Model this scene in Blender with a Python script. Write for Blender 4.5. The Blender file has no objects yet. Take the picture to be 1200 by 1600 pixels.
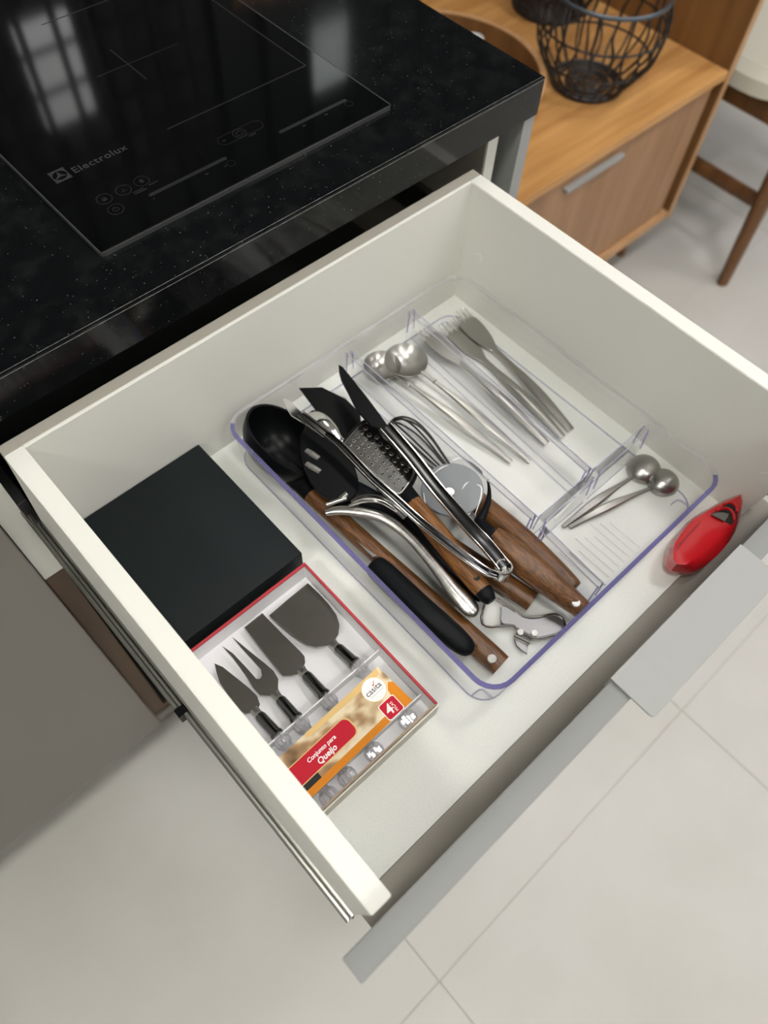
import bpy, bmesh, math, random
from mathutils import Vector, Matrix, noise as mnoise

# ---------------------------------------------------------------- camera, world, lights, exposure
scene = bpy.context.scene
COL = scene.collection
cam_data = bpy.data.cameras.new('camera')
cam = bpy.data.objects.new('camera', cam_data)
COL.objects.link(cam)
rot = Matrix(((0.737168, 0.569544, -0.363597), (-0.674525, 0.652106, -0.346084), (0.039994, 0.500377, 0.864883)))
cam.matrix_world = Matrix.Translation(Vector((-0.02362, -0.00522, 0.69702))) @ rot.to_4x4()
cam_data.sensor_fit = 'HORIZONTAL'
cam_data.sensor_width = 36.0
cam_data.lens = 35.7734
cam_data.clip_start = 0.01
cam_data.dof.use_dof = True
cam_data.dof.focus_distance = 0.66
cam_data.dof.aperture_fstop = 6.3
scene.camera = cam

world = bpy.data.worlds.new('world')
scene.world = world
world.use_nodes = True
world.node_tree.nodes['Background'].inputs[0].default_value = (0.9, 0.93, 1.0, 1)
world.node_tree.nodes['Background'].inputs[1].default_value = 0.3

scene.view_settings.view_transform = 'Standard'
scene.view_settings.look = 'None'
scene.view_settings.gamma = 1.0
scene.view_settings.use_curve_mapping = False
scene.view_settings.exposure = 0.17

LAMP_POWER = 9.0
CEIL = 2.1
FLOOR = -0.77
WARM, COOL = (1, .98, .915), (1, .965, .975)
LAMPS = [(-0.05, -0.14, .34, .85, WARM), (1.25, -0.14, .34, .9, COOL), (2.6, -0.14, .34, 1.0, COOL), (-1.35, -0.14, .34, 1.35, WARM),
         (0.1, -1.3, .34, 1.15, WARM), (1.9, -1.5, .34, .9, COOL), (1.35, 0.95, .34, .45, WARM)]

# ---------------------------------------------------------------- materials
def mat(name, color=(.8, .8, .8), rough=.5, metal=0.0, spec=.5, coat=0.0, noise=None, bump=None, aniso=0):
    """noise=(scale xyz, dark colour, low, high[, detail]); bump=(scale xyz, strength)"""
    m = bpy.data.materials.new(name); m.use_nodes = True
    nt = m.node_tree; b = nt.nodes['Principled BSDF']
    b.inputs['Base Color'].default_value = (*color, 1)
    b.inputs['Roughness'].default_value = rough
    b.inputs['Metallic'].default_value = metal
    b.inputs['Specular IOR Level'].default_value = spec
    b.inputs['Coat Weight'].default_value = coat
    b.inputs['Coat Roughness'].default_value = .08
    b.inputs['Anisotropic'].default_value = aniso
    def tex(scale, detail=4, rotz=0.0):
        tc = nt.nodes.new('ShaderNodeTexCoord'); mp = nt.nodes.new('ShaderNodeMapping')
        mp.inputs['Scale'].default_value = scale
        mp.inputs['Rotation'].default_value = (0, 0, rotz)
        n = nt.nodes.new('ShaderNodeTexNoise'); n.inputs['Detail'].default_value = detail
        n.inputs['Scale'].default_value = 1.0
        nt.links.new(tc.outputs['Object'], mp.inputs['Vector']); nt.links.new(mp.outputs[0], n.inputs['Vector'])
        return n
    if noise:
        n = tex(noise[0], noise[4] if len(noise) > 4 else 4, noise[5] if len(noise) > 5 else 0)
        r = nt.nodes.new('ShaderNodeValToRGB')
        r.color_ramp.elements[0].position = noise[2]; r.color_ramp.elements[0].color = (*noise[1], 1)
        r.color_ramp.elements[1].position = noise[3]; r.color_ramp.elements[1].color = (*color, 1)
        nt.links.new(n.outputs['Fac'], r.inputs[0]); nt.links.new(r.outputs[0], b.inputs['Base Color'])
    if bump:
        n = tex(bump[0], 3)
        bp = nt.nodes.new('ShaderNodeBump'); bp.inputs['Strength'].default_value = bump[1]
        bp.inputs['Distance'].default_value = .001
        nt.links.new(n.outputs['Fac'], bp.inputs['Height']); nt.links.new(bp.outputs[0], b.inputs['Normal'])
    return m

def clear_mat(name, tint=(1, 1, 1), reflect=.06, rough=.03, power=3.0, edge=.45, milk=0.0):
    """thin clear plastic: light passes straight through, reflecting more at grazing angles"""
    m = bpy.data.materials.new(name); m.use_nodes = True
    nt = m.node_tree; nt.nodes.clear()
    out = nt.nodes.new('ShaderNodeOutputMaterial')
    tr = nt.nodes.new('ShaderNodeBsdfTransparent'); tr.inputs[0].default_value = (*tint, 1)
    gl = nt.nodes.new('ShaderNodeBsdfGlossy'); gl.inputs['Roughness'].default_value = rough
    lw = nt.nodes.new('ShaderNodeLayerWeight'); lw.inputs['Blend'].default_value = .5
    pw = nt.nodes.new('ShaderNodeMath'); pw.operation = 'POWER'; pw.inputs[1].default_value = power
    ml = nt.nodes.new('ShaderNodeMath'); ml.operation = 'MULTIPLY_ADD'
    ml.inputs[1].default_value = edge; ml.inputs[2].default_value = reflect
    nt.links.new(lw.outputs['Facing'], pw.inputs[0]); nt.links.new(pw.outputs[0], ml.inputs[0])
    mx = nt.nodes.new('ShaderNodeMixShader')
    nt.links.new(ml.outputs[0], mx.inputs[0]); nt.links.new(tr.outputs[0], mx.inputs[1]); nt.links.new(gl.outputs[0], mx.inputs[2])
    last = mx
    if milk:
        df = nt.nodes.new('ShaderNodeBsdfDiffuse'); df.inputs[0].default_value = (*tint, 1)
        m2 = nt.nodes.new('ShaderNodeMixShader'); m2.inputs[0].default_value = milk
        nt.links.new(mx.outputs[0], m2.inputs[1]); nt.links.new(df.outputs[0], m2.inputs[2]); last = m2
    nt.links.new(last.outputs[0], out.inputs[0])
    return m

def emit_mat(name, color, strength):
    m = bpy.data.materials.new(name); m.use_nodes = True
    nt = m.node_tree; b = nt.nodes['Principled BSDF']
    b.inputs['Base Color'].default_value = (.8, .8, .8, 1)
    b.inputs['Emission Color'].default_value = (*color, 1)
    b.inputs['Emission Strength'].default_value = strength
    return m

def granite_mat():
    m = mat('black_granite', (.006, .0065, .007), .10, spec=.35)
    nt = m.node_tree; b = nt.nodes['Principled BSDF']
    tc = nt.nodes.new('ShaderNodeTexCoord')
    v = nt.nodes.new('ShaderNodeTexVoronoi'); v.inputs['Scale'].default_value = 330
    n = nt.nodes.new('ShaderNodeTexNoise'); n.inputs['Scale'].default_value = 60; n.inputs['Detail'].default_value = 5
    nt.links.new(tc.outputs['Object'], v.inputs['Vector']); nt.links.new(tc.outputs['Object'], n.inputs['Vector'])
    # sparkle where the voronoi cell is small and its random colour is high
    r1 = nt.nodes.new('ShaderNodeValToRGB'); r1.color_ramp.elements[0].position = .12; r1.color_ramp.elements[0].color = (1, 1, 1, 1)
    r1.color_ramp.elements[1].position = .26; r1.color_ramp.elements[1].color = (0, 0, 0, 1)
    nt.links.new(v.outputs['Distance'], r1.inputs[0])
    sp = nt.nodes.new('ShaderNodeSeparateColor'); nt.links.new(v.outputs['Color'], sp.inputs[0])
    r2 = nt.nodes.new('ShaderNodeValToRGB'); r2.color_ramp.elements[0].position = .82; r2.color_ramp.elements[1].position = 1.0
    nt.links.new(sp.outputs[0], r2.inputs[0])
    mu = nt.nodes.new('ShaderNodeMath'); mu.operation = 'MULTIPLY'
    nt.links.new(r1.outputs[0], mu.inputs[0]); nt.links.new(r2.outputs[0], mu.inputs[1])
    r3 = nt.nodes.new('ShaderNodeValToRGB')
    r3.color_ramp.elements[0].position = .48; r3.color_ramp.elements[0].color = (.004, .0045, .005, 1)
    r3.color_ramp.elements[1].position = .75; r3.color_ramp.elements[1].color = (.010, .0105, .011, 1)
    nt.links.new(n.outputs['Fac'], r3.inputs[0])
    mx = nt.nodes.new('ShaderNodeMix'); mx.data_type = 'RGBA'
    mx.inputs[7].default_value = (.10, .105, .10, 1)
    nt.links.new(mu.outputs[0], mx.inputs[0]); nt.links.new(r3.outputs[0], mx.inputs[6])
    nt.links.new(mx.outputs[2], b.inputs['Base Color'])
    return m

def wood_mat(name, light, dark, scale, rough=.45, rotz=0.0, lo=.35, hi=.68):
    return mat(name, light, rough, noise=(scale, dark, lo, hi, 6, rotz), bump=(scale, .08))

def photo_print_mat():
    """the blurred warm print on the cheese set's card"""
    m = mat('card_print', (.8, .7, .5), .35, spec=.2)
    nt = m.node_tree; b = nt.nodes['Principled BSDF']
    tc = nt.nodes.new('ShaderNodeTexCoord'); mp = nt.nodes.new('ShaderNodeMapping')
    mp.inputs['Scale'].default_value = (30, 42, 1); mp.inputs['Location'].default_value = (1.3, .4, 0)
    n = nt.nodes.new('ShaderNodeTexNoise'); n.inputs['Scale'].default_value = 1; n.inputs['Detail'].default_value = 2.5
    r = nt.nodes.new('ShaderNodeValToRGB'); cr = r.color_ramp
    cr.elements[0].position = .30; cr.elements[0].color = (.10, .055, .03, 1)
    cr.elements[1].position = .72; cr.elements[1].color = (.88, .80, .62, 1)
    e = cr.elements.new(.45); e.color = (.42, .26, .13, 1)
    e = cr.elements.new(.56); e.color = (.78, .66, .44, 1)
    nt.links.new(tc.outputs['Object'], mp.inputs[0]); nt.links.new(mp.outputs[0], n.inputs['Vector'])
    nt.links.new(n.outputs['Fac'], r.inputs[0]); nt.links.new(r.outputs[0], b.inputs['Base Color'])
    return m

M = {}
M['white'] = mat('white_melamine', (.765, .765, .705), .4)
M['white_edge'] = mat('white_edge_band', (.86, .86, .82), .35)
M['base'] = mat('white_drawer_base', (.80, .81, .76), .5, noise=((500, 500, 500), (.76, .77, .72), .3, .6), bump=((600, 600, 600), .15))
M['greige'] = mat('greige_board', (.36, .34, .29), .5)
M['grey'] = mat('grey_laminate', (.235, .24, .235), .5, spec=.3)
M['inner_grey'] = mat('brown_grey_board', (.30, .275, .235), .5, spec=.3)
M['grey_dark'] = mat('grey_brown_laminate', (.20, .185, .165), .42)
M['grey_metal'] = mat('grey_painted_metal', (.33, .335, .325), .5, spec=.3)
M['stamped'] = mat('stamped_steel', (.25, .25, .25), .36, 1.0)
M['steel'] = mat('brushed_steel', (.50, .49, .465), .28, 1.0, noise=((30, 400, 30), (.38, .37, .35), .3, .7))
M['satin'] = mat('satin_cutlery_steel', (.42, .41, .385), .32, 1.0)
M['chrome'] = mat('polished_steel', (.72, .71, .69), .12, 1.0)
M['dark_steel'] = mat('shaded_steel', (.22, .215, .205), .22, 1.0)
M['tong_reflection'] = mat('dark_reflection_steel', (.05, .05, .05), .18, 1.0)  # dark ceiling mirrored in the tongs, put into a near-black colour
M['zinc'] = mat('zinc_rail', (.34, .34, .315), .32, 1.0)
M['bladesteel'] = mat('mirror_blade_steel', (.30, .285, .26), .2, 1.0, noise=((40, 40, 40), (.26, .25, .23), .3, .7))
M['black_nylon'] = mat('black_nylon', (.0035, .004, .0045), .32, spec=.13)
M['black_rubber'] = mat('black_rubber', (.005, .006, .007), .45, spec=.10, bump=((900, 900, 900), .1))
M['black_in'] = mat('cabinet_inside', (.02, .02, .02), .7)  # near-black colour stands for the shade inside the cabinets
M['black_box'] = mat('black_card_box', (.0070, .0105, .0112), .6, spec=.2, bump=((1500, 1500, 1500), .1))
M['granite'] = granite_mat()
M['edge_highlight'] = mat('granite_highlight', (.26, .265, .255), .6, spec=.3, noise=((200, 200, 200), (.12, .12, .12), .35, .6))  # light caught on the counter's bevel, put into a grey colour
M['glass_black'] = mat('black_ceramic_glass', (.0022, .0024, .0026), .065, spec=.45)
M['print'] = mat('grey_print', (.032, .035, .035), .3)
M['print_line'] = mat('thin_grey_print', (.016, .018, .018), .3)
M['print_dim'] = mat('dim_grey_print', (.012, .013, .013), .3)
M['hob_edge'] = mat('hob_bevel', (.05, .053, .053), .3)
M['walnut'] = wood_mat('walnut_handle', (.21, .085, .022), (.060, .024, .008), (650, 45, 650), .42, 0, .36, .66)
M['walnut_light'] = wood_mat('amber_walnut_handle', (.31, .125, .029), (.10, .038, .010), (650, 45, 650), .42, 0, .36, .66)
M['walnut_dark'] = wood_mat('dark_walnut_handle', (.12, .062, .035), (.045, .022, .012), (160, 22, 160), .45)
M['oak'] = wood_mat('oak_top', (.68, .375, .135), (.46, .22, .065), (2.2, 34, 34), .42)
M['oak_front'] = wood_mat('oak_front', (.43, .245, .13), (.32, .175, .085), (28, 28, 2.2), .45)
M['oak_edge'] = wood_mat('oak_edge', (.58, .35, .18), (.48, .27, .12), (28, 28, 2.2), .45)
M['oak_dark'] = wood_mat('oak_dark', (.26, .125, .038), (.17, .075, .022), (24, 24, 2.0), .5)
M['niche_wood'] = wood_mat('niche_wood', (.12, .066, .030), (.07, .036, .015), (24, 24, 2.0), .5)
M['chair_wood'] = wood_mat('chair_walnut', (.20, .090, .030), (.11, .045, .014), (30, 30, 5), .4)
M['cushion'] = mat('cream_upholstery', (.60, .575, .48), .8, bump=((400, 400, 400), .3))
M['wire'] = mat('black_wire', (.018, .015, .014), .5)
M['bluewire'] = mat('blue_grey_metal', (.09, .11, .13), .4, .6)
M['ceramic'] = mat('white_ceramic', (.85, .85, .85), .3)
M['acrylic'] = clear_mat('clear_acrylic', (.985, .985, .99), .035, .04, 3, .40)
M['acrylic_floor'] = clear_mat('clear_acrylic_floor', (.985, .985, .99), .008, .25, 4, .10)
M['acrylic_edge'] = clear_mat('violet_acrylic_edge', (.42, .40, .69), .06, .05, 2, .3, .22)
M['acrylic_line'] = clear_mat('clear_acrylic_edge', (.80, .80, .91), .03, .1, 2, .15, .30)
M['acrylic_clip'] = clear_mat('violet_acrylic_clip', (.62, .61, .85), .04, .1, 2, .2, .30)
M['acrylic_pale'] = clear_mat('pale_acrylic_edge', (.95, .95, .96), .12, .08, 2, .4, .10)
M['crystal'] = clear_mat('crystal_acrylic', (.90, .90, .92), .26, .04, 1.2, .5, .16)
M['smoke'] = mat('smoky_ferrule', (.16, .16, .155), .16, 1.0)
M['red_card'] = mat('red_card', (.45, .03, .045), .5)
M['red_print'] = mat('red_print', (.52, .010, .028), .4, spec=.2)
M['red_plastic'] = mat('glossy_red_plastic', (.56, .006, .012), .22, coat=.5)
M['red_shade'] = mat('shaded_red_plastic', (.30, .006, .010), .3)  # darker copy of the red, for shade in the recess
M['white_card'] = mat('white_card', (.80, .79, .80), .5)
M['white_insert'] = mat('white_plastic_insert', (.78, .775, .79), .35)
M['cream'] = mat('cream_card', (.74, .70, .60), .5)
M['tan_line'] = mat('tan_card_edge', (.40, .24, .14), .5)
M['orange'] = mat('orange_print', (.70, .24, .012), .4, spec=.2)
M['ochre'] = mat('ochre_print', (.74, .50, .19), .4)
M['black_print'] = mat('black_print', (.02, .02, .018), .4, spec=.2)
M['photo'] = photo_print_mat()
M['text_white'] = mat('white_print', (.9, .88, .85), .4)
M['text_grey'] = mat('dark_grey_print', (.10, .10, .10), .4)
M['film'] = mat('crinkled_grey_film', (.25, .265, .28), .5, .0, spec=.2, bump=((60, 60, 60), .4))
M['film_clear'] = clear_mat('clear_film', (.97, .97, .97), .006, .3, 4, .15)
M['tile'] = mat('porcelain_tile', (.565, .555, .525), .42, noise=((3.2, 3.2, 3.2), (.505, .495, .455), .35, .65, 6), bump=((40, 40, 40), .03))
M['grout'] = mat('grout', (.47, .46, .43), .8)
M['wall'] = mat('white_wall', (.75, .75, .74), .7)
M['ceil'] = mat('white_ceiling', (.8, .8, .8), .8)
M['slat'] = mat('dark_green_slat', (.020, .026, .026), .45)
M['slat_back'] = mat('black_backing', (.006, .007, .007), .6)
M['plastic_cap'] = mat('white_plastic_cap', (.78, .78, .73), .3)

# ---------------------------------------------------------------- helpers
ORG = {}
def thing(name, label, cat, loc=(0, 0, 0), group=None):
    o = bpy.data.objects.new(name, None); COL.objects.link(o)
    o.empty_display_size = .02
    o.location = loc; o['label'] = label; o['category'] = cat
    if group: o['group'] = group
    ORG[o] = Vector(loc)
    return o

def finish(name, bm, m, parent=None, smooth=True, angle=35):
    me = bpy.data.meshes.new(name)
    off = ORG.get(parent, Vector((0, 0, 0))) if parent else Vector((0, 0, 0))
    if off.length: bmesh.ops.translate(bm, verts=bm.verts, vec=-off)
    bmesh.ops.recalc_face_normals(bm, faces=bm.faces)
    bm.to_mesh(me); bm.free()
    me.materials.append(M[m] if isinstance(m, str) else m)
    if smooth:
        me.shade_smooth()
        me.set_sharp_from_angle(angle=math.radians(angle))
    o = bpy.data.objects.new(name, me); COL.objects.link(o)
    if parent: o.parent = parent
    ORG[o] = off
    return o

def top(name, bm, m, label, cat, group=None, **k):
    """a thing that is one mesh, its origin at the middle of its underside"""
    zs = [v.co.z for v in bm.verts]; xs = [v.co.x for v in bm.verts]; ys = [v.co.y for v in bm.verts]
    loc = Vector(((min(xs) + max(xs)) / 2, (min(ys) + max(ys)) / 2, min(zs)))
    bmesh.ops.translate(bm, verts=bm.verts, vec=-loc)
    o = finish(name, bm, m, None, **k); o.location = loc; ORG[o] = loc
    o['label'] = label; o['category'] = cat
    if group: o['group'] = group
    return o

def struct(name, bm, m, parent=None, **k):
    o = finish(name, bm, m, parent, **k)
    if parent is None: o['kind'] = 'structure'
    return o

def box(bm, lo, hi, bev=0.0, seg=2):
    x0, y0, z0 = lo; x1, y1, z1 = hi
    v = [bm.verts.new(p) for p in ((x0, y0, z0), (x1, y0, z0), (x1, y1, z0), (x0, y1, z0), (x0, y0, z1), (x1, y0, z1), (x1, y1, z1), (x0, y1, z1))]
    fs = [bm.faces.new([v[i] for i in f]) for f in ((0, 3, 2, 1), (4, 5, 6, 7), (0, 1, 5, 4), (1, 2, 6, 5), (2, 3, 7, 6), (3, 0, 4, 7))]
    if bev:
        es = list({e for f in fs for e in f.edges})
        bmesh.ops.bevel(bm, geom=es, offset=bev, segments=seg, affect='EDGES', profile=.5)
    return bm

def hexa(bm, pts, bev=0.0, seg=2):
    """eight corners: four below (counter-clockwise), four above"""
    v = [bm.verts.new(p) for p in pts]
    fs = [bm.faces.new([v[i] for i in f]) for f in ((0, 3, 2, 1), (4, 5, 6, 7), (0, 1, 5, 4), (1, 2, 6, 5), (2, 3, 7, 6), (3, 0, 4, 7))]
    if bev:
        es = list({e for f in fs for e in f.edges})
        bmesh.ops.bevel(bm, geom=es, offset=bev, segments=seg, affect='EDGES')
    return bm

def B(lo, hi, bev=0.0, seg=2): return box(bmesh.new(), lo, hi, bev, seg)

def area2(p): return sum(p[i][0] * p[(i + 1) % len(p)][1] - p[(i + 1) % len(p)][0] * p[i][1] for i in range(len(p)))

def offset(poly, d):
    n = len(poly); out = []
    for i in range(n):
        a, b, c = Vector(poly[i - 1]), Vector(poly[i]), Vector(poly[(i + 1) % n])
        e1 = (b - a); e2 = (c - b)
        if e1.length < 1e-9 or e2.length < 1e-9: out.append(tuple(b)); continue
        n1 = Vector((-e1.y, e1.x)).normalized(); n2 = Vector((-e2.y, e2.x)).normalized()
        k = n1 + n2
        if k.length < 1e-6: k = n1
        k = k.normalized() / max(.5, k.normalized().dot(n1))
        out.append((b.x + k.x * d, b.y + k.y * d))
    return out

def smooth_poly(p, n=2):
    """closed corner cutting"""
    for _ in range(n):
        q = []
        for i in range(len(p)):
            a = p[i]; b = p[(i + 1) % len(p)]
            q.append((a[0] * .75 + b[0] * .25, a[1] * .75 + b[1] * .25)); q.append((a[0] * .25 + b[0] * .75, a[1] * .25 + b[1] * .75))
        p = q
    return p

def prism(bm, poly, z0, z1, inset=0.0, zf=None):
    """flat piece with an outline; zf(x, y) adds height"""
    poly = [tuple(p[:2]) for p in poly]
    if area2(poly) < 0: poly = poly[::-1]
    rings = [(poly, z0), (poly, z1 - inset)]
    if inset: rings.append((offset(poly, inset), z1))
    vs = []
    for pl, z in rings:
        vs.append([bm.verts.new((x, y, z + (zf(x, y) if zf else 0))) for x, y in pl])
    n = len(poly)
    bm.faces.new(vs[0][::-1]); bm.faces.new(vs[-1])
    for a, b in zip(vs, vs[1:]):
        for i in range(n): bm.faces.new((a[i], a[(i + 1) % n], b[(i + 1) % n], b[i]))
    return bm

def ring_prism(bm, outer, inner, z0, z1, zf=None):
    n = len(outer); g = (lambda x, y: zf(x, y)) if zf else (lambda x, y: 0)
    L = [[bm.verts.new((x, y, z + g(x, y))) for x, y in pl] for pl, z in ((outer, z0), (outer, z1), (inner, z1), (inner, z0))]
    for a, b in ((0, 1), (1, 2), (2, 3), (3, 0)):
        for i in range(n): bm.faces.new((L[a][i], L[a][(i + 1) % n], L[b][(i + 1) % n], L[b][i]))
    return bm

def rrect(x0, y0, x1, y1, r, n=6):
    p = []
    for cx, cy, a0 in ((x1 - r, y0 + r, -90), (x1 - r, y1 - r, 0), (x0 + r, y1 - r, 90), (x0 + r, y0 + r, 180)):
        for k in range(n + 1):
            a = math.radians(a0 + 90 * k / n); p.append((cx + r * math.cos(a), cy + r * math.sin(a)))
    return p

def spline(pts, n=6):
    """Catmull-Rom through points of any dimension"""
    P_ = [list(p) for p in pts]; out = []
    for i in range(len(P_) - 1):
        a = P_[max(i - 1, 0)]; b = P_[i]; c = P_[i + 1]; d = P_[min(i + 2, len(P_) - 1)]
        for k in range(n):
            t = k / n
            out.append([.5 * (2 * b[j] + (c[j] - a[j]) * t + (2 * a[j] - 5 * b[j] + 4 * c[j] - d[j]) * t * t + (3 * b[j] - a[j] - 3 * c[j] + d[j]) * t ** 3) for j in range(len(b))])
    out.append(P_[-1]); return out

def sweep(bm, pts, seg=12, sm=6, up=(0, 0, 1), closed=False, cap=True, square=False, power=4):
    """pts: (x, y, z, rx[, rz]) ; rx across, rz along 'up'"""
    pts = [list(p) + ([p[3]] if len(p) == 4 else []) for p in pts]
    if sm: pts = spline(pts, sm)
    rings = []; n = len(pts); U_ = Vector(up)
    for i, p in enumerate(pts):
        if closed: t = Vector(pts[(i + 1) % n][:3]) - Vector(pts[i - 1][:3])
        else: t = Vector(pts[min(i + 1, n - 1)][:3]) - Vector(pts[max(i - 1, 0)][:3])
        t.normalize(); s = t.cross(U_)
        if s.length < 1e-4: s = t.cross(Vector((0, 1, 0)))
        s.normalize(); v = s.cross(t)
        r = []
        for k in range(seg):
            a = 2 * math.pi * (k + .5) / seg; ca, sa = math.cos(a), math.sin(a)
            if square:
                m_ = (abs(ca) ** power + abs(sa) ** power) ** (1 / power); ca /= m_; sa /= m_
            r.append(bm.verts.new(Vector(p[:3]) + s * ca * max(p[3], 1e-5) + v * sa * max(p[4], 1e-5)))
        rings.append(r)
    m_ = n if closed else n - 1
    for i in range(m_):
        a, b = rings[i], rings[(i + 1) % n]
        for k in range(seg): bm.faces.new((a[k], a[(k + 1) % seg], b[(k + 1) % seg], b[k]))
    if cap and not closed:
        bm.faces.new(rings[0][::-1]); bm.faces.new(rings[-1])
    return bm

def T(pts, seg=12, sm=6, **k): return sweep(bmesh.new(), pts, seg, sm, **k)

def lathe(bm, prof, mtx=None, seg=24):
    """prof: (r, z) from bottom to top"""
    rings = []
    mtx = mtx or Matrix()
    for r, z in prof:
        if r < 1e-6: rings.append([bm.verts.new(mtx @ Vector((0, 0, z)))])
        else: rings.append([bm.verts.new(mtx @ Vector((r * math.cos(2 * math.pi * k / seg), r * math.sin(2 * math.pi * k / seg), z))) for k in range(seg)])
    for a, b in zip(rings, rings[1:]):
        for k in range(seg):
            q = [a[k % len(a)], a[(k + 1) % len(a)], b[(k + 1) % len(b)], b[k % len(b)]]
            q = list(dict.fromkeys(q))
            if len(q) > 2: bm.faces.new(q)
    return bm

def axis_mtx(loc, direction, scale=(1, 1, 1)):
    q = Vector(direction).to_track_quat('Z', 'Y')
    return Matrix.Translation(Vector(loc)) @ q.to_matrix().to_4x4() @ Matrix.Diagonal((*scale, 1))

def disc(bm, c, r, h, direction=(0, 0, 1), seg=20, bev=.0003):
    return lathe(bm, [(0, 0), (r, 0), (r, h - bev), (r - bev, h), (0, h)], axis_mtx(c, direction), seg)

def circle_pts(c, r, n=28): return [(c[0] + r * math.cos(2 * math.pi * k / n), c[1] + r * math.sin(2 * math.pi * k / n)) for k in range(n)]

def flat_ring(bm, c, r, w, z0, z1, n=24):
    return ring_prism(bm, circle_pts(c, r, n), circle_pts(c, r - w, n), z0, z1)

def text(name, body, loc, size, m, parent, rz=0.0, shear=0.0, depth=.0001, spacing=1.0, align='LEFT', bold=0.0):
    cu = bpy.data.curves.new(name, 'FONT'); cu.body = body; cu.size = size; cu.extrude = depth; cu.shear = shear
    cu.space_character = spacing; cu.align_x = align; cu.offset = bold; cu.resolution_u = 3
    tmp = bpy.data.objects.new(name, cu); COL.objects.link(tmp)
    dg = bpy.context.evaluated_depsgraph_get()
    me = bpy.data.meshes.new_from_object(tmp.evaluated_get(dg))
    bpy.data.objects.remove(tmp); bpy.data.curves.remove(cu)
    me.transform(Matrix.Translation(Vector(loc) - ORG[parent]) @ Matrix.Rotation(rz, 4, 'Z'))
    me.materials.clear(); me.materials.append(M[m])
    o = bpy.data.objects.new(name, me); COL.objects.link(o); o.parent = parent; ORG[o] = ORG[parent]
    return o

def lerp(a, b, t): return tuple(a[i] + (b[i] - a[i]) * t for i in range(len(a)))

# ---------------------------------------------------------------- the room
X0, X1, Y0, Y1 = -2.3, 3.7, -2.4, 2.2
fl = struct('floor', B((X0, Y0, FLOOR - .03), (X1, Y1, FLOOR - .002)), 'grout')
TS = .67
i0 = math.floor((X0 - .06) / TS); j0 = math.floor((Y0 + .13) / TS)
tile_mesh = None
for i in range(i0, math.ceil((X1 - .06) / TS)):
    for j in range(j0, math.ceil((Y1 + .13) / TS)):
        ax, ay = .06 + i * TS + .0006, -.135 + j * TS + .0006
        bx, by = min(ax + TS - .0012, X1), min(ay + TS - .0012, Y1); ax = max(ax, X0); ay = max(ay, Y0)
        if bx - ax < .05 or by - ay < .05: continue
        finish('floor_tile', B((ax, ay, FLOOR - .006), (bx, by, FLOOR), .0005, 1), 'tile', fl)
struct('ceiling', B((X0, Y0, CEIL), (X1, Y1, CEIL + .05)), 'ceil')
struct('wall_left', B((X0 - .05, Y0, FLOOR), (X0, Y1, CEIL)), 'wall')
struct('wall_right', B((X1, Y0, FLOOR), (X1 + .05, Y1, CEIL)), 'wall')
struct('wall_front', B((X0, Y0 - .05, FLOOR), (X1, Y0, CEIL)), 'wall')
wb = struct('wall_back', B((X0, Y1, FLOOR), (X1, Y1 + .05, CEIL)), 'slat_back')
xs = X0 + .01
while xs < X1 - .16:
    finish('slat', B((xs, Y1 - .03, FLOOR), (xs + .15, Y1, CEIL), .004, 1), 'slat', wb)
    xs += .19

for k, (lx, ly, s, p, tint) in enumerate(LAMPS):
    lt = thing('ceiling_light', ['square ceiling light panel over the open drawer', 'square ceiling light panel in front of the oak sideboard', 'square ceiling light panel beyond the dining chair',
        'square ceiling light panel over the left cabinets', 'square ceiling light panel behind the camera on the left', 'square ceiling light panel behind the camera on the right', 'square ceiling light panel over the oak sideboard'][k], 'ceiling light', (lx, ly, CEIL))
    ring = bmesh.new(); h = s / 2
    ring_prism(ring, rrect(lx - h - .02, ly - h - .02, lx + h + .02, ly + h + .02, .01), rrect(lx - h, ly - h, lx + h, ly + h, .005), CEIL - .012, CEIL)
    finish('frame', ring, 'ceramic', lt)
    finish('diffuser', B((lx - h, ly - h, CEIL - .008), (lx + h, ly + h, CEIL - .001)), emit_mat('lamp_glow', tint, LAMP_POWER * p * 4), lt)

# things on the far wall that only show as reflections in the black counter
wl = thing('wall_lamp', 'glowing panel lamp behind a black grid, mirrored in the cooktop', 'lamp', (.77, 2.17, 1.05))
finish('glow_panel', B((.70, 2.155, .92), (.86, 2.165, 1.20)), emit_mat('wall_lamp_glow', (1, 1, 1), 1.3), wl)
finish('back_plate', B((.68, 2.165, .90), (.88, 2.17, 1.22)), 'slat', wl)
wg = thing('wall_grid', 'black metal grid panel hanging in front of the glowing wall lamp', 'grid panel', (.8, 2.08, .6))
for k in range(8): finish('bar', T([(.50 + k * .095, 2.08, .6, .010), (.50 + k * .095, 2.08, 1.5, .010)], 6, 0), 'wire', wg)
for k in range(9): finish('bar', T([(.44, 2.08, .64 + k * .105, .010), (1.22, 2.08, .64 + k * .105, .010)], 6, 0), 'wire', wg)
finish('hook', T([(.50, 2.08, 1.5, .01), (.50, 2.17, 1.5, .01)], 6, 0), 'wire', wg)
finish('hook', T([(1.165, 2.08, 1.5, .01), (1.165, 2.17, 1.5, .01)], 6, 0), 'wire', wg)
pn = thing('glowing_poster', 'small pale poster on the far slatted wall, made to glow for its reflection in the counter', 'screen', (1.78, 2.16, 1.25))
finish('sheet', B((1.70, 2.16, 1.24), (1.86, 2.17, 1.47)), emit_mat('poster_glow', (.85, .95, .92), 1.1), pn)  # poster given a glow to brighten its reflection in the counter
finish('frame', B((1.695, 2.163, 1.235), (1.865, 2.172, 1.475)), 'grey', pn)

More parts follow.
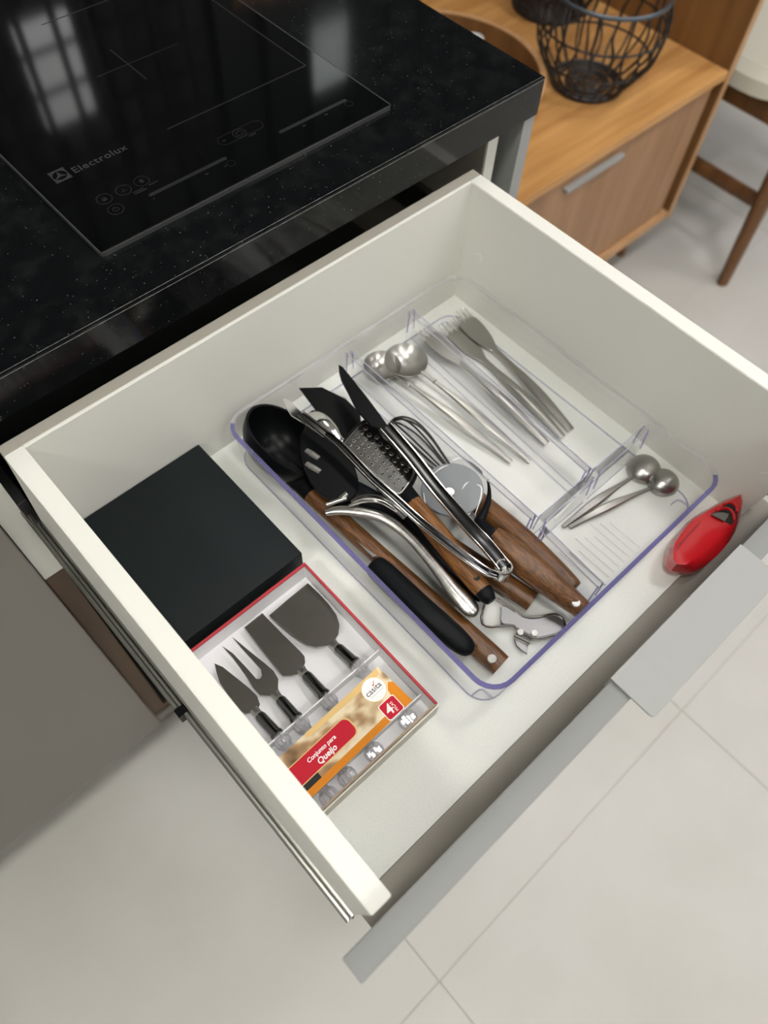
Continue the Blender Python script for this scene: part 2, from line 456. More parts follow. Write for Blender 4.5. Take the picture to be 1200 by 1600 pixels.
# ---------------------------------------------------------------- kitchen counter
W, t, H, L = .5686, .0172, .1639, .45
ZT, ZB, YC = .24, .199, .455            # counter top, underside, front edge
ct = thing('countertop', 'black speckled granite countertop with a polished front edge', 'countertop', (-.3, .8, ZB))
finish('slab', B((-2.0, YC, ZB), (.6517, 1.25, ZT)), 'granite', ct)
ch = bmesh.new()
v = [ch.verts.new(p) for p in ((-2.0, YC - .0002, ZT - .0024), (.6517, YC - .0002, ZT - .0024), (.6517, YC + .0024, ZT + .0002), (-2.0, YC + .0024, ZT + .0002), (-2.0, YC + .002, ZT - .003), (.6517, YC + .002, ZT - .003))]
ch.faces.new((v[0], v[1], v[2], v[3])); ch.faces.new((v[0], v[4], v[5], v[1])); ch.faces.new((v[4], v[3], v[2], v[5])); ch.faces.new((v[0], v[3], v[4])); ch.faces.new((v[1], v[5], v[2]))
e = finish('bevelled_edge', ch, 'edge_highlight', ct); e['label'] = 'bevel along the front edge, its highlight painted grey'

hob = thing('cooktop', 'black glass induction cooktop set into the granite counter', 'cooktop', (.32, .8, ZT))
HX0, HX1, HY0, HY1 = .1575, .487, .516, 1.085
finish('glass_plate', B((HX0, HY0, ZT), (HX1, HY1, ZT + .0045), .0008, 1), 'glass_black', hob)
ring = bmesh.new()
ring_prism(ring, rrect(HX0 - .001, HY0 - .001, HX1 + .001, HY1 + .001, .004, 3), rrect(HX0 + .0002, HY0 + .0002, HX1 - .0002, HY1 - .0002, .003, 3), ZT, ZT + .0040)
finish('edge_trim', ring, 'hob_edge', hob)
HZ = ZT + .0045
def hline(name, a, b, w, m): 
    d = Vector((b[0] - a[0], b[1] - a[1])).normalized(); nn = Vector((-d.y, d.x)) * w / 2
    return finish(name, prism(bmesh.new(), [(a[0] + nn.x, a[1] + nn.y), (a[0] - nn.x, a[1] - nn.y), (b[0] - nn.x, b[1] - nn.y), (b[0] + nn.x, b[1] + nn.y)], HZ, HZ + .00012), m, hob)
# cooking zones
hline('zone_outline', (.2947, .6205), (.4640, .6205), .0013, 'print_line'); hline('zone_outline', (.4640, .6205), (.4640, .835), .0013, 'print_line')
hline('zone_outline', (.2947, .850), (.4640, .850), .0013, 'print_line'); hline('zone_outline', (.4640, .850), (.4640, 1.06), .0013, 'print_line')
for cyz in (.734, .955):
    hline('zone_cross', (.2897, cyz), (.3853, cyz), .0010, 'print_dim'); hline('zone_cross', (.3251, cyz - .033), (.3251, cyz + .033), .0012, 'print_line')
# maker's emblem and name
lg = finish('emblem', ring_prism(bmesh.new(), [(.1748, .6155), (.1908, .6155), (.1908, .6335), (.1748, .6335)] , [(.1752, .6159), (.1904, .6159), (.1904, .6331), (.1752, .6331)], HZ, HZ + .00014), 'print', hob)
em = bmesh.new(); ec = (.1828, .6245)
sq = []
for k in range(32):
    a = 2 * math.pi * k / 32; c_, s_ = math.cos(a), math.sin(a); mx_ = max(abs(c_) / .0080, abs(s_) / .0090); sq.append((ec[0] + c_ / mx_, ec[1] + s_ / mx_))
ring_prism(em, sq, circle_pts(ec, .0066, 32), HZ, HZ + .00014)
finish('emblem_disc', em, 'print', lg)
em = bmesh.new()
for a0 in (90, 210, 330):
    a = math.radians(a0); l_ = math.radians(a0 + 70); r_ = math.radians(a0 - 70)
    prism(em, [(ec[0] + .0066 * math.cos(a), ec[1] + .0066 * math.sin(a)), (ec[0] + .0017 * math.cos(l_), ec[1] + .0017 * math.sin(l_)), (ec[0] - .0005 * math.cos(a), ec[1] - .0005 * math.sin(a)), (ec[0] + .0017 * math.cos(r_), ec[1] + .0017 * math.sin(r_))], HZ, HZ + .00014)
finish('emblem_star', em, 'print', lg)
text('brand_lettering', 'Electrolux', (.1942, .6185, HZ), .0125, 'print', hob, spacing=1.08, bold=.0001)
def hring(c, r, w=.0006, m='print_line'):
    return finish('touch_ring', flat_ring(bmesh.new(), c, r, w, HZ, HZ + .00012), m, hob)
for c, k in (((.1958, .5724), 'lock'), ((.2152, .5720), 'down'), ((.2341, .5723), 'plus'), ((.1962, .5546), 'power')):
    rg = hring(c, .0072)
    ib = bmesh.new(); z0, z1 = HZ, HZ + .00012
    if k == 'lock':
        prism(ib, rrect(c[0] - .002, c[1] - .0026, c[0] + .002, c[1] + .0006, .0003, 1), z0, z1); ring_prism(ib, circle_pts((c[0], c[1] + .001), .0018, 12), circle_pts((c[0], c[1] + .001), .0012, 12), z0, z1)
    elif k == 'down':
        prism(ib, [(c[0] - .0024, c[1] - .0018), (c[0] + .0024, c[1] - .0018), (c[0] + .0024, c[1] - .0012), (c[0] - .0024, c[1] - .0012)], z0, z1); prism(ib, [(c[0] - .0003, c[1] - .0012), (c[0] + .0003, c[1] - .0012), (c[0] + .0003, c[1] + .0024), (c[0] - .0003, c[1] + .0024)], z0, z1)
    elif k == 'plus':
        prism(ib, [(c[0], c[1] - .003), (c[0] + .0022, c[1]), (c[0], c[1] + .003), (c[0] - .0022, c[1])], z0, z1)
    else:
        ring_prism(ib, circle_pts(c, .0030, 14), circle_pts(c, .0024, 14), z0, z1); prism(ib, [(c[0] - .0003, c[1]), (c[0] + .0003, c[1]), (c[0] + .0003, c[1] + .0034), (c[0] - .0003, c[1] + .0034)], z0, z1)
    finish('touch_icon', ib, 'print_line', rg)
def slider(x0, x1, y, m='print'):
    return finish('slider_bar', prism(bmesh.new(), rrect(x0, y - .0020, x1, y + .0020, .0018, 4), HZ, HZ + .00014), m, hob)
slider(.2282, .3126, .5514, 'print_line'); slider(.3734, .4580, .5500, 'print_line')
finish('touch_outline', ring_prism(bmesh.new(), rrect(.3195, .5660, .3705, .5800, .0068, 6), rrect(.3200, .5665, .3700, .5795, .0064, 6), HZ, HZ + .00012), 'print_dim', hob)
hring((.3438, .5730), .0068, .0007); hring((.3438, .5730), .0036, .0005)
hring((.3109, .5422), .0042, .0004); hring((.4556, .5433), .0042, .0004)
for a, b in (((.3240, .5730), (.3275, .5730)), ((.2285, .5455), (.2303, .5455)), ((.283, .5437), (.2865, .5437)), ((.303, .542), (.3058, .542)), ((.348, .5635), (.356, .5635)), ((.2195, .5635), (.2305, .5635)), ((.2195, .5608), (.2320, .5608)), ((.236, .5635), (.246, .5635)), ((.397, .5437), (.4, .5437)), ((.425, .5437), (.4285, .5437))):
    hline('tick_mark', a, b, .0016, 'print_dim')

# base cabinets
KY = .52
cb = thing('base_cabinet', 'grey kitchen base cabinet with wood lined niche under the open drawer', 'cabinet', (.29, .8, FLOOR))
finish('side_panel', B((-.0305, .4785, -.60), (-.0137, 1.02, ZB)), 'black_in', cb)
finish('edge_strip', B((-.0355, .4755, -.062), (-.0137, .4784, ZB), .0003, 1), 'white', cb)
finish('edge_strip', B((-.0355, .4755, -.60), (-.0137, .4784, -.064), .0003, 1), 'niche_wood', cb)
finish('side_panel', B((.6015, .4785, -.60), (.6185, 1.02, ZB)), 'inner_grey', cb)  # shade on the inner face put into a darker brown grey
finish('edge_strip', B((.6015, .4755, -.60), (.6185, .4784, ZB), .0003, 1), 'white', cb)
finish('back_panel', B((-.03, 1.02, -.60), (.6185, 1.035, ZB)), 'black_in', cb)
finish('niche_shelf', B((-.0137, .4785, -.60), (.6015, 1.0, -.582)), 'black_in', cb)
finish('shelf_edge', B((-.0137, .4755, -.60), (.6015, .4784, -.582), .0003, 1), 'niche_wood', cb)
finish('shade_board', B((-.0137, .485, -.085), (.6015, 1.0, -.070)), 'black_in', cb)  # added black board standing for the darkness behind the drawer
finish('plinth', B((-.0345, KY, FLOOR), (.62, KY + .018, -.60)), 'grey_dark', cb)
finish('bottom_rail', B((-.0345, .472, -.622), (.62, .50, -.60)), 'grey_dark', cb)
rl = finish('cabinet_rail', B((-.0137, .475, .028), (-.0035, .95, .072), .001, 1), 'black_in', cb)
finish('cabinet_rail', B((.5905, .475, .028), (.6015, .95, .072), .001, 1), 'zinc', cb)
cl = thing('base_cabinet', 'grey brown kitchen cabinet door unit left of the open drawer', 'cabinet', (-.33, .8, FLOOR))
finish('door', B((-.62, .457, -.600), (-.0365, .475, .190), .001, 1), 'grey_dark', cl)
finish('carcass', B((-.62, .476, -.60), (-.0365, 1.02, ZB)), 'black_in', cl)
finish('plinth', B((-.62, KY, FLOOR), (-.0365, KY + .018, -.60)), 'grey_dark', cl)
finish('bottom_rail', B((-.62, .472, -.622), (-.0365, .50, -.60)), 'grey_dark', cl)
cf = thing('base_cabinet', 'grey kitchen cabinet farther left, only its door edge near the frame', 'cabinet', (-1.2, .8, FLOOR))
finish('door', B((-1.6, .457, -.600), (-.624, .475, .190), .001, 1), 'grey_dark', cf)
finish('carcass', B((-1.6, .476, -.60), (-.624, 1.02, ZB)), 'black_in', cf)
finish('plinth', B((-1.6, KY, FLOOR), (-.624, KY + .018, -.60)), 'grey_dark', cf)
ep = thing('end_panel', 'grey laminate end panel closing the right side of the counter', 'panel', (.643, .8, FLOOR))
finish('board', B((.634, .4575, FLOOR), (.6512, 1.2, ZB - .0005), .0005, 1), 'grey', ep)
finish('edge_band', B((.6338, .4565, FLOOR), (.6514, .4577, ZB - .0005), .0004, 1), 'grey_metal', ep)

# ---------------------------------------------------------------- the open drawer
dr = thing('drawer', 'white kitchen drawer pulled open below the black countertop', 'drawer', (W / 2, .23, -.012))
def yf(z): return .0178 - .108 * z      # the front leans slightly outwards
def yi(z): return .0175 - .122 * z
# side panels, their outer faces flaring towards the slides, front ends following the front
FL_ = .009
for s in (0, 1):
    bm = bmesh.new()
    xi = t if s == 0 else W - t
    xo = 0 if s == 0 else W
    fo_ = -FL_ if s == 0 else FL_
    pts = [(xo + fo_, yf(-.012), -.012), (xi, yf(-.012), -.012), (xi, .4535, -.012), (xo + fo_, .4535, -.012), (xo, yf(H), H), (xi, yf(H), H), (xi, .4535, H), (xo, .4535, H)]
    if s: pts = [pts[i] for i in (1, 0, 3, 2, 5, 4, 7, 6)]
    hexa(bm, pts, .0007, 2)
    finish('side_panel', bm, 'white', dr)
finish('back_panel', B((t, .45, 0), (W - t, .4535, H), .0004, 1), 'white', dr)
bb = finish('back_board', B((0, .4536, -.012), (W, .4655, H), .0005, 1), 'greige', dr); bb['label'] = 'greige board edge behind the white back panel'
finish('bottom_panel', B((t, .0180, -.012), (W - t, .45, 0)), 'base', dr)
FX0, FX1, FZ0, FZ1, FT, FY = -.0283, .597, -.03, .187, .0172, -.0045
fp = finish('front_panel', B((FX0, FY - FT, FZ0), (FX1, FY, FZ1), .0008, 2), 'grey', dr); fp['label'] = 'grey laminate drawer front seen from above'
o = finish('front_rail', B((.002, FY + .0002, -.012), (W + .024, .0176, .0006), .0004, 1), 'inner_grey', dr); o['label'] = 'low brown grey rail behind the drawer front'
hd = bmesh.new()
hz = .1885
hp = [(.2178, -.0030), (.3765, -.0030), (.3765, -.0405), (.2178, -.0405)]
hpo = [(.2178, -.0030), (.2178, -.0375), (.2188, -.0397), (.2208, -.0405), (.3735, -.0405), (.3755, -.0397), (.3765, -.0375), (.3765, -.0030)]
prism(hd, hpo, hz, hz + .0018, .0003)
box(hd, (.2178, FY + .0001, .174), (.3765, FY + .0015, hz + .001))
h_ = finish('handle', hd, 'grey_metal', dr); h_['label'] = 'flat grey metal tab handle on the front edge'
for p, r in (((0.5512, 0.4232, 0.0782), .0062), ((0.5512, 0.0227, 0.0725), .0075)):
    finish('screw_cap', disc(bmesh.new(), (W - t + .0002, p[1], p[2]), r, .0008, (-1, 0, 0)), 'plastic_cap', dr)
# telescopic slides
for s, x0_ in ((-1, 0), (1, W)):
    xo = x0_ + s * .0052
    def bx(m_, a, b, y0, y1, z0, z1, bev=.0006): return box(m_, (min(xo + s * a, xo + s * b), y0, z0), (max(xo + s * a, xo + s * b), y1, z1), bev, 1)
    sl = bmesh.new(); bx(sl, -.001, .0020, .010, .45, .030, .066); 
    sr = finish('slide_rail', sl, 'zinc', dr)
    finish('rail_lip', T([(xo + s * .0046, .011, .0640, .0022, .0022), (xo + s * .0046, .45, .0640, .0022, .0022)], 8, 0), 'zinc', sr)
    finish('rail_lip', T([(xo + s * .0046, .011, .0320, .0022, .0022), (xo + s * .0046, .45, .0320, .0022, .0022)], 8, 0), 'zinc', sr)
    m2 = bmesh.new(); bx(m2, .0022, .0065, .222, .47, .036, .058)
    finish('middle_rail', m2, 'zinc', sr)
    finish('rail_lip', T([(xo + s * .0085, .222, .0655, .0018), (xo + s * .0085, .47, .0655, .0018)], 8, 0), 'zinc', sr)
    finish('rail_stop', bx(bmesh.new(), .0022, .0110, .214, .222, .050, .0665), 'black_nylon', sr)

# ---------------------------------------------------------------- clear cutlery tray
tr = thing('cutlery_tray', 'clear acrylic cutlery tray with four compartments and violet rim', 'cutlery tray', (.362, .244, 0))
TX0, TX1, TY0, TY1, TZ = .1908, .5345, .0528, .437, .060
IN = .0045
def rim_wall(bm, x0, y0, x1, y1, r, th, z0, z1, ins):
    o1 = rrect(x0, y0, x1, y1, r, 6); b1 = rrect(x0 + ins, y0 + ins, x1 - ins, y1 - ins, r - ins * .3, 6)
    n = len(o1)
    A = [bm.verts.new((*b1[i], z0)) for i in range(n)]; C_ = [bm.verts.new((*o1[i], z1)) for i in range(n)]
    for i in range(n): bm.faces.new((A[i], A[(i + 1) % n], C_[(i + 1) % n], C_[i]))
bm = bmesh.new(); rim_wall(bm, TX0, TY0, TX1, TY1, .024, .002, .0012, TZ, IN)
finish('wall', bm, 'acrylic', tr)
finish('floor_sheet', prism(bmesh.new(), rrect(TX0 + IN, TY0 + IN, TX1 - IN, TY1 - IN, .022, 6), .0004, .0014), 'acrylic_floor', tr)
# rim: view-dependent edge tint put into the colours, violet near, pale far
ro = rrect(TX0 - .0016, TY0 - .0016, TX1 + .0016, TY1 + .0016, .0256, 6); ri = rrect(TX0 + .0026, TY0 + .0026, TX1 - .0026, TY1 - .0026, .0214, 6)
n_ = len(ro)                              # order: front-right, back-right, back-left, front-left corners
def rim_part(idx, m, lab):
    bm = bmesh.new(); R_ = []
    for i in idx:
        (a, b), (c, d) = ro[i % n_], ri[i % n_]
        R_.append([bm.verts.new(p) for p in ((a, b, TZ - .0022), (a, b, TZ), (c, d, TZ), (c, d, TZ - .0022))])
    for p, q in zip(R_, R_[1:]):
        for k in range(4): bm.faces.new((p[k], p[(k + 1) % 4], q[(k + 1) % 4], q[k]))
    bm.faces.new(R_[0][::-1]); bm.faces.new(R_[-1])
    o = finish('rim', bm, m, tr); o['label'] = lab
rim_part(list(range(17, 29)) + [29 + k for k in range(3)], 'acrylic_edge', 'near cut edge of the rim, violet edge glow put into the colour')
rim_part(list(range(3, 18)), 'acrylic_pale', 'far clear edge of the rim, coloured pale without the violet glow')
# bottom edges
ring = bmesh.new(); ring_prism(ring, rrect(TX0 + IN, TY0 + IN, TX1 - IN, TY1 - IN, .0226, 6), rrect(TX0 + IN + .0010, TY0 + IN + .0010, TX1 - IN - .0010, TY1 - IN - .0010, .0216, 6), .0003, .0018)
finish('base_edge', ring, 'acrylic_line', tr)
def divider(a, b, ztop=.050, w=.0070):
    d = Vector((b[0] - a[0], b[1] - a[1])); d.normalize(); nn = Vector((-d.y, d.x))
    bm = bmesh.new()
    for s in (-1, 1):
        o1 = nn * s * w / 2; o2 = nn * s * (w / 2 + .0012)
        q = [(a[0] + o2.x, a[1] + o2.y, .0012), (b[0] + o2.x, b[1] + o2.y, .0012), (b[0] + o1.x, b[1] + o1.y, ztop), (a[0] + o1.x, a[1] + o1.y, ztop)]
        bm.faces.new([bm.verts.new(p) for p in q])
    dv = finish('divider', bm, 'acrylic', tr)
    for s in (-1, 1):
        o1 = nn * s * w / 2; o2 = nn * s * (w / 2 + .0012)
        finish('divider_edge', T([(a[0] + o1.x, a[1] + o1.y, ztop, .0007), (b[0] + o1.x, b[1] + o1.y, ztop, .0007)], 6, 0), 'acrylic_line', dv)
        finish('divider_foot', T([(a[0] + o2.x, a[1] + o2.y, .0016, .00045), (b[0] + o2.x, b[1] + o2.y, .0016, .00045)], 6, 0), 'acrylic_line', dv)
    q = [(a[0] + nn.x * w / 2, a[1] + nn.y * w / 2), (a[0] - nn.x * w / 2, a[1] - nn.y * w / 2), (b[0] - nn.x * w / 2, b[1] - nn.y * w / 2), (b[0] + nn.x * w / 2, b[1] + nn.y * w / 2)]
    finish('divider_top', prism(bmesh.new(), q, ztop - .0006, ztop), 'acrylic_floor', dv)
    for p, sg in ((a, 1), (b, -1)):        # moulded clips at both ends
        q = Vector(p) + d * sg * .003
        for k_ in (-1, 1):
            finish('clip', T([(q.x + k_ * nn.x * .0052, q.y + k_ * nn.y * .0052, .020, .0007), (q.x + k_ * nn.x * .0040, q.y + k_ * nn.y * .0040, ztop - .003, .0008), (q.x + k_ * nn.x * .0026, q.y + k_ * nn.y * .0026, ztop + .0010, .0008)], 6, 3), 'acrylic_clip', dv)
divider((.3575, .4325), (.3555, .1500)); divider((.3530, .1390), (.3480, .0580))
divider((.4535, .4325), (.4400, .1500)); 
divider((.4440, .1460), (.5300, .1455)); divider((.3590, .1455), (.4380, .1460))
for k in range(9): finish('floor_rib', B((.372 + k * .0085, .066, .0014), (.3728 + k * .0085, .118 - (k % 3) * .006, .0019)), 'acrylic_pale', tr)
for cx_, cy_ in ((.517, .070), (.508, .418), (.206, .068)):
    finish('foot_mark', T([(cx_ - .010, cy_ + .006, .0022, .0009), (cx_ + .002, cy_ + .004, .0022, .0010), (cx_ + .004, cy_ - .008, .0022, .0009)], 6, 5), 'acrylic_line', tr)

# ---------------------------------------------------------------- cutlery
def handle_pts(a, b, zs, w, th):
    """slim cutlery handle from neck a to end b; w, th lists along it"""
    n = len(w)
    return [(*lerp(a, b, k / (n - 1)), zs[k], w[k], th[k]) for k in range(n)]
def cutlery(name, label, cat, group, kind, head, tail, zh=.006, zt=.003, m='satin', k=1.0, mid=.004):
    head = Vector(head[:2]); tail = Vector(tail[:2]); d = (tail - head); Ln = d.length; d.normalize(); nn = Vector((-d.y, d.x))
    o = thing(name, label, cat, (*((head + tail) / 2), .0015), group)
    def pt(u, v, z): q = head + d * u + nn * v; return (q.x, q.y, z)
    bm = bmesh.new()
    if kind == 'spoon':
        r = .0215 * k
        rings = []; N = 26
        for ri_, f in enumerate((0, .3, .55, .75, .9, 1.0)):
            ring = []
            for a in range(N):
                th = 2 * math.pi * a / N; uu = math.cos(th); vv = math.sin(th)
                st = 1.06 if uu > 0 else 1.0
                z = zh + .0115 * k * (f ** 2.2) - .0095 * k
                ring.append(bm.verts.new(pt(uu * r * f * st, vv * r * f, z + .004)))
                if f == 0: break
            rings.append(ring)
        low = []
        for ri_, f in enumerate((1.0, .75, .4, 0)):
            ring = []
            for a in range(N):
                th = 2 * math.pi * a / N; uu = math.cos(th); vv = math.sin(th); st = 1.06 if uu > 0 else 1.0
                z = zh + .0115 * k * (f ** 2.2) - .0095 * k - .0014
                ring.append(bm.verts.new(pt(uu * r * f * st, vv * r * f, z + .004)))
                if f == 0: break
            low.append(ring)
        allr = rings + low
        for a, b in zip(allr, allr[1:]):
            for q in range(N):
                f_ = list(dict.fromkeys([a[q % len(a)], a[(q + 1) % len(a)], b[(q + 1) % len(b)], b[q % len(b)]]))
                if len(f_) > 2: bm.faces.new(f_)
        finish('bowl', bm, m, o)
        u0 = r * .98; zn = zh + .0045
    elif kind == 'spoon_down':
        r = .0185 * k; N = 26
        prof = [(1.0, 0), (.97, .0030), (.85, .0072), (.65, .0105), (.4, .0125), (0, .0135)]
        rings = []
        for f, z in prof:
            ring = []
            for a in range(N):
                th = 2 * math.pi * a / N; uu = math.cos(th); vv = math.sin(th); st = 1.10 if uu > 0 else 1.0
                ring.append(bm.verts.new(pt(uu * r * f * st, vv * r * f, zh + z)))
                if f == 0: break
            rings.append(ring)
        for a, b in zip(rings, rings[1:]):
            for q in range(N):
                f_ = list(dict.fromkeys([a[q % len(a)], a[(q + 1) % len(a)], b[(q + 1) % len(b)], b[q % len(b)]]))
                if len(f_) > 2: bm.faces.new(f_)
        bm.faces.new(rings[0][::-1])
        finish('bowl', bm, m, o)
        u0 = r * 1.02; zn = zh + .002
    elif kind == 'fork':
        out = [pt(0.000, -.0125 * k, 0), pt(.018, -.0136 * k, 0), pt(.038, -.0112 * k, 0), pt(.052, -.0062 * k, 0), pt(.060, -.0036, 0), pt(.060, .0036, 0), pt(.052, .0062 * k, 0), pt(.038, .0112 * k, 0), pt(.018, .0136 * k, 0), pt(.000, .0125 * k, 0)]
        prism(bm, smooth_poly(out, 1), zh, zh + .0018, .0004)
        pm = finish('palm', bm, m, o)
        for q in range(4):
            v0 = (-.0095 + q * .00633) * k
            finish('tine', T([(*pt(.004, v0, 0)[:2], zh + .001, .0019, .0009), (*pt(-.004, v0, 0)[:2], zh + .0016, .0014, .0008), (*pt(-.015, v0 * .97, 0)[:2], zh + .0035, .0007, .0006)], 6, 3), 'chrome', o)
        u0 = .055; zn = zh + .001
    w = [.0022, .0024, .0033, .0047, .0052, .0045, .0034, .0027] if kind != 'fork' else [.0040, .0036, .0044, .0056, .0062, .0058, .0048, .0040]
    w = [x * (.9 if kind == 'spoon_down' else 1) for x in w]
    n = len(w); zs = [zn + (zt + .002 - zn) * (i / (n - 1)) + mid * math.sin(math.pi * i / (n - 1)) for i in range(n)]
    th = [.0013, .0016, .0020, .0022, .0022, .0020, .0017, .0013]
    hb = T([(*pt(u0 + (Ln - u0) * i / (n - 1), 0, 0)[:2], zs[i], w[i], th[i]) for i in range(n)], 10, 5, square=True)
    finish('handle', hb, m, o)
    if kind == 'spoon':
        sl_ = (zs[1] - zs[0])
        finish('neck_ring', T([(*pt(u0 + .020, 0, 0)[:2], zs[1] * .6 + zs[0] * .4, .0034, .0026), (*pt(u0 + .0215, 0, 0)[:2], zs[1] * .6 + zs[0] * .4, .0034, .0026)], 10, 0), 'chrome', o)
    return o
cutlery('tablespoon', 'round bowled tablespoon lying partly under the other one', 'spoon', 'tablespoons in the tray', 'spoon', (0.3942, 0.4143), (0.4162, 0.2266), .0105, .002, k=1.0)
cutlery('tablespoon', 'round bowled tablespoon on top, its bright bowl turned up', 'spoon', 'tablespoons in the tray', 'spoon', (0.4167, 0.3986), (0.4323, 0.2127), .0165, .002, k=1.16)
cutlery('dinner_fork', 'steel fork leaning under the clear divider beside the tablespoons', 'fork', 'steel forks in the tray', 'fork', (0.4746, 0.4164), (0.4645, 0.2171), .008, .003)
cutlery('dinner_fork', 'outer steel fork of the pair nearest the right drawer side', 'fork', 'steel forks in the tray', 'fork', (0.5268, 0.4076), (0.4995, 0.2112), .006, .003)
cutlery('dinner_fork', 'inner steel fork of the pair, just left of the outer one', 'fork', 'steel forks in the tray', 'fork', (0.5049, 0.4064), (0.4848, 0.211), .003, .0025)
cutlery('teaspoon', 'small upturned teaspoon nearer the cross divider', 'teaspoon', 'small spoons in the front compartment', 'spoon_down', (0.5216, 0.1234), (0.3981, 0.1353), .0025, .0015, k=1.0, mid=.006)
cutlery('teaspoon', 'small upturned teaspoon nearer the front rim', 'teaspoon', 'small spoons in the front compartment', 'spoon_down', (0.5236, 0.0985), (0.4026, 0.1303), .0025, .0015, k=.92, mid=.006)

# ---------------------------------------------------------------- utensils in the long compartment
# ladle
ld = thing('ladle', 'black deep ladle with wooden handle lying along the tray edge', 'ladle', (.225, .25, .002))
c = Vector((0.2297, 0.3894, 0.048)); ax = Vector((.42, -.12, .88)).normalized()
bm = bmesh.new(); Rb = .0445; prof = []
for k in range(11):
    a = math.radians(-90 + 9.0 * k); prof.append((Rb * math.cos(a), Rb * math.sin(a)))
prof.append((Rb, .006)); prof.append((Rb - .0030, .006)); 
for k in range(10, -1, -1):
    a = math.radians(-90 + 9.0 * k); prof.append(((Rb - .0035) * math.cos(a), (Rb - .0035) * math.sin(a)))
prof[0] = (0, -Rb); prof[-1] = (0, -(Rb - .0035))
lathe(bm, prof, Matrix.Translation(c) @ Matrix.Diagonal((.85, 1.0, .95, 1)) @ axis_mtx((0, 0, 0), ax), 36)
for v_ in bm.verts:                      # a pouring lip on the side towards the handle
    q = v_.co - c
    if q.y < 0: v_.co.y += q.y * .22; v_.co.z -= max(0, -q.y) * .15
    v_.co.z = max(v_.co.z, .003)
finish('bowl', bm, 'black_nylon', ld, angle=60)
nk = (0.2149, 0.3303, 0.03); he = (0.2339, 0.0866, 0.0125)
finish('neck', T([(*(0.2144, 0.3649, 0.03), .012, .010), (*(0.2155, 0.3454, 0.031), .0115, .010), (*lerp(nk, he, .02), .0100, .0100)], 14, 5), 'black_nylon', ld)
hw = finish('wooden_handle', T([(*nk, .0093), (*lerp(nk, he, .1), .0100), (*lerp(nk, he, .4), .0098), (*lerp(nk, he, .75), .0112), (*lerp(nk, he, .97), .0118), (*lerp(nk, he, 1.05), .0112)], 18, 6), 'walnut', ld)
rv = (0.2291, 0.083, 0.024)
finish('rivet', disc(bmesh.new(), (rv[0], rv[1], .0225), .0044, .0016, (0, .05, 1)), 'steel', hw)
# second black-headed spoon: slotted, mostly hidden
ss = thing('slotted_spoon', 'black slotted spoon under the tongs, wooden handle end beside the opener', 'slotted spoon', (.27, .2, .002))
sb = (0.2834, 0.2035, 0.016); sc = (0.3054, 0.0981, 0.0125)
bm = bmesh.new()
so = [(0.2496, 0.3828), (0.2688, 0.3749), (0.2704, 0.3413), (0.2569, 0.3013), (0.2396, 0.2817), (0.2159, 0.2878), (0.2112, 0.3162), (0.2224, 0.3516)]
prism(bm, smooth_poly(so, 1), .0535, .0560, .0008)
hd_ = finish('head', bm, 'black_nylon', ss)
for a_, b_ in (((0.2351, 0.3569, 0.0563), (0.2384, 0.3407, 0.0563)), ((0.2247, 0.3443, 0.0563), (0.229, 0.3275, 0.0563))):
    finish('slot', T([(*a_, .0028, .0006), (*lerp(a_, b_, .5), .0036, .0007), (*b_, .0030, .0006)], 8, 3), 'steel', hd_)  # steel slivers stand for the grey reflection in the slots
finish('neck', T([(*(0.2386, 0.2997, 0.052), .012, .004), (*(0.249, 0.2777, 0.046), .0115, .007), (*(0.2683, 0.2437, 0.03), .0105), (*sb, .0100)], 14, 5), 'black_rubber', ss)
finish('wooden_handle', T([(*sb, .0105), (*lerp(sb, sc, .5), .0106), (*lerp(sb, sc, 1.0), .0104)], 18, 5), 'walnut', ss)
# spatula
sp_ = thing('spatula', 'black turner spatula whose angled blade points to the drawer back', 'spatula', (.3, .3, .004))
so = [(0.2876, 0.4333), (0.3071, 0.4177), (0.3162, 0.389), (0.3151, 0.3638), (0.2911, 0.3327), (0.2747, 0.3362), (0.2748, 0.3576), (0.2816, 0.3959)]
finish('blade', prism(bmesh.new(), so, .040, .0425, .0008), 'black_nylon', sp_)
pa = (0.2861, 0.3291, 0.042); pb = (0.2755, 0.2705, 0.03); pc = (0.2652, 0.1889, 0.03); pd = (0.2685, 0.1348, 0.024)
finish('neck', T([(*(0.2904, 0.347, 0.042), .013, .003), (*pa, .0100, .006), (*pb, .0100)], 12, 5), 'black_nylon', sp_)
finish('handle', T([(*pb, .0100), (*lerp(pb, pc, .5), .0125, .0115), (*pc, .0140, .0125), (*lerp(pc, pd, .5), .0125, .0115), (*pd, .0090), (*lerp(pc, pd, 1.08), .0060)], 16, 6), 'black_rubber', sp_)
# loose black grip on the ladle handle
g0 = (0.2057, 0.2192, 0.041); g1 = (0.2082, 0.1565, 0.041); g2 = (0.2141, 0.1095, 0.036)
gr_ = T([(*lerp(g0, g1, -.06), .0050), (*g0, .0108, .0100), (*lerp(g0, g1, .3), .0125, .011), (*g1, .0125, .011), (*lerp(g1, g2, .6), .0122, .0105), (*g2, .0105, .009), (*lerp(g1, g2, 1.18), .0075, .006), (*lerp(g1, g2, 1.25), .003)], 16, 6)
pk = thing('paring_knife', 'black rubber gripped utensil lying on the wooden ladle handle', 'knife', (*Vector(g1).xy, .022))
finish('grip', gr_, 'black_rubber', pk)
kb = prism(bmesh.new(), [(0.2137, 0.2304), (0.2208, 0.2279), (0.2189, 0.2579), (0.2132, 0.2629)], .030, .0312, .0003)
finish('blade', kb, 'dark_steel', pk)
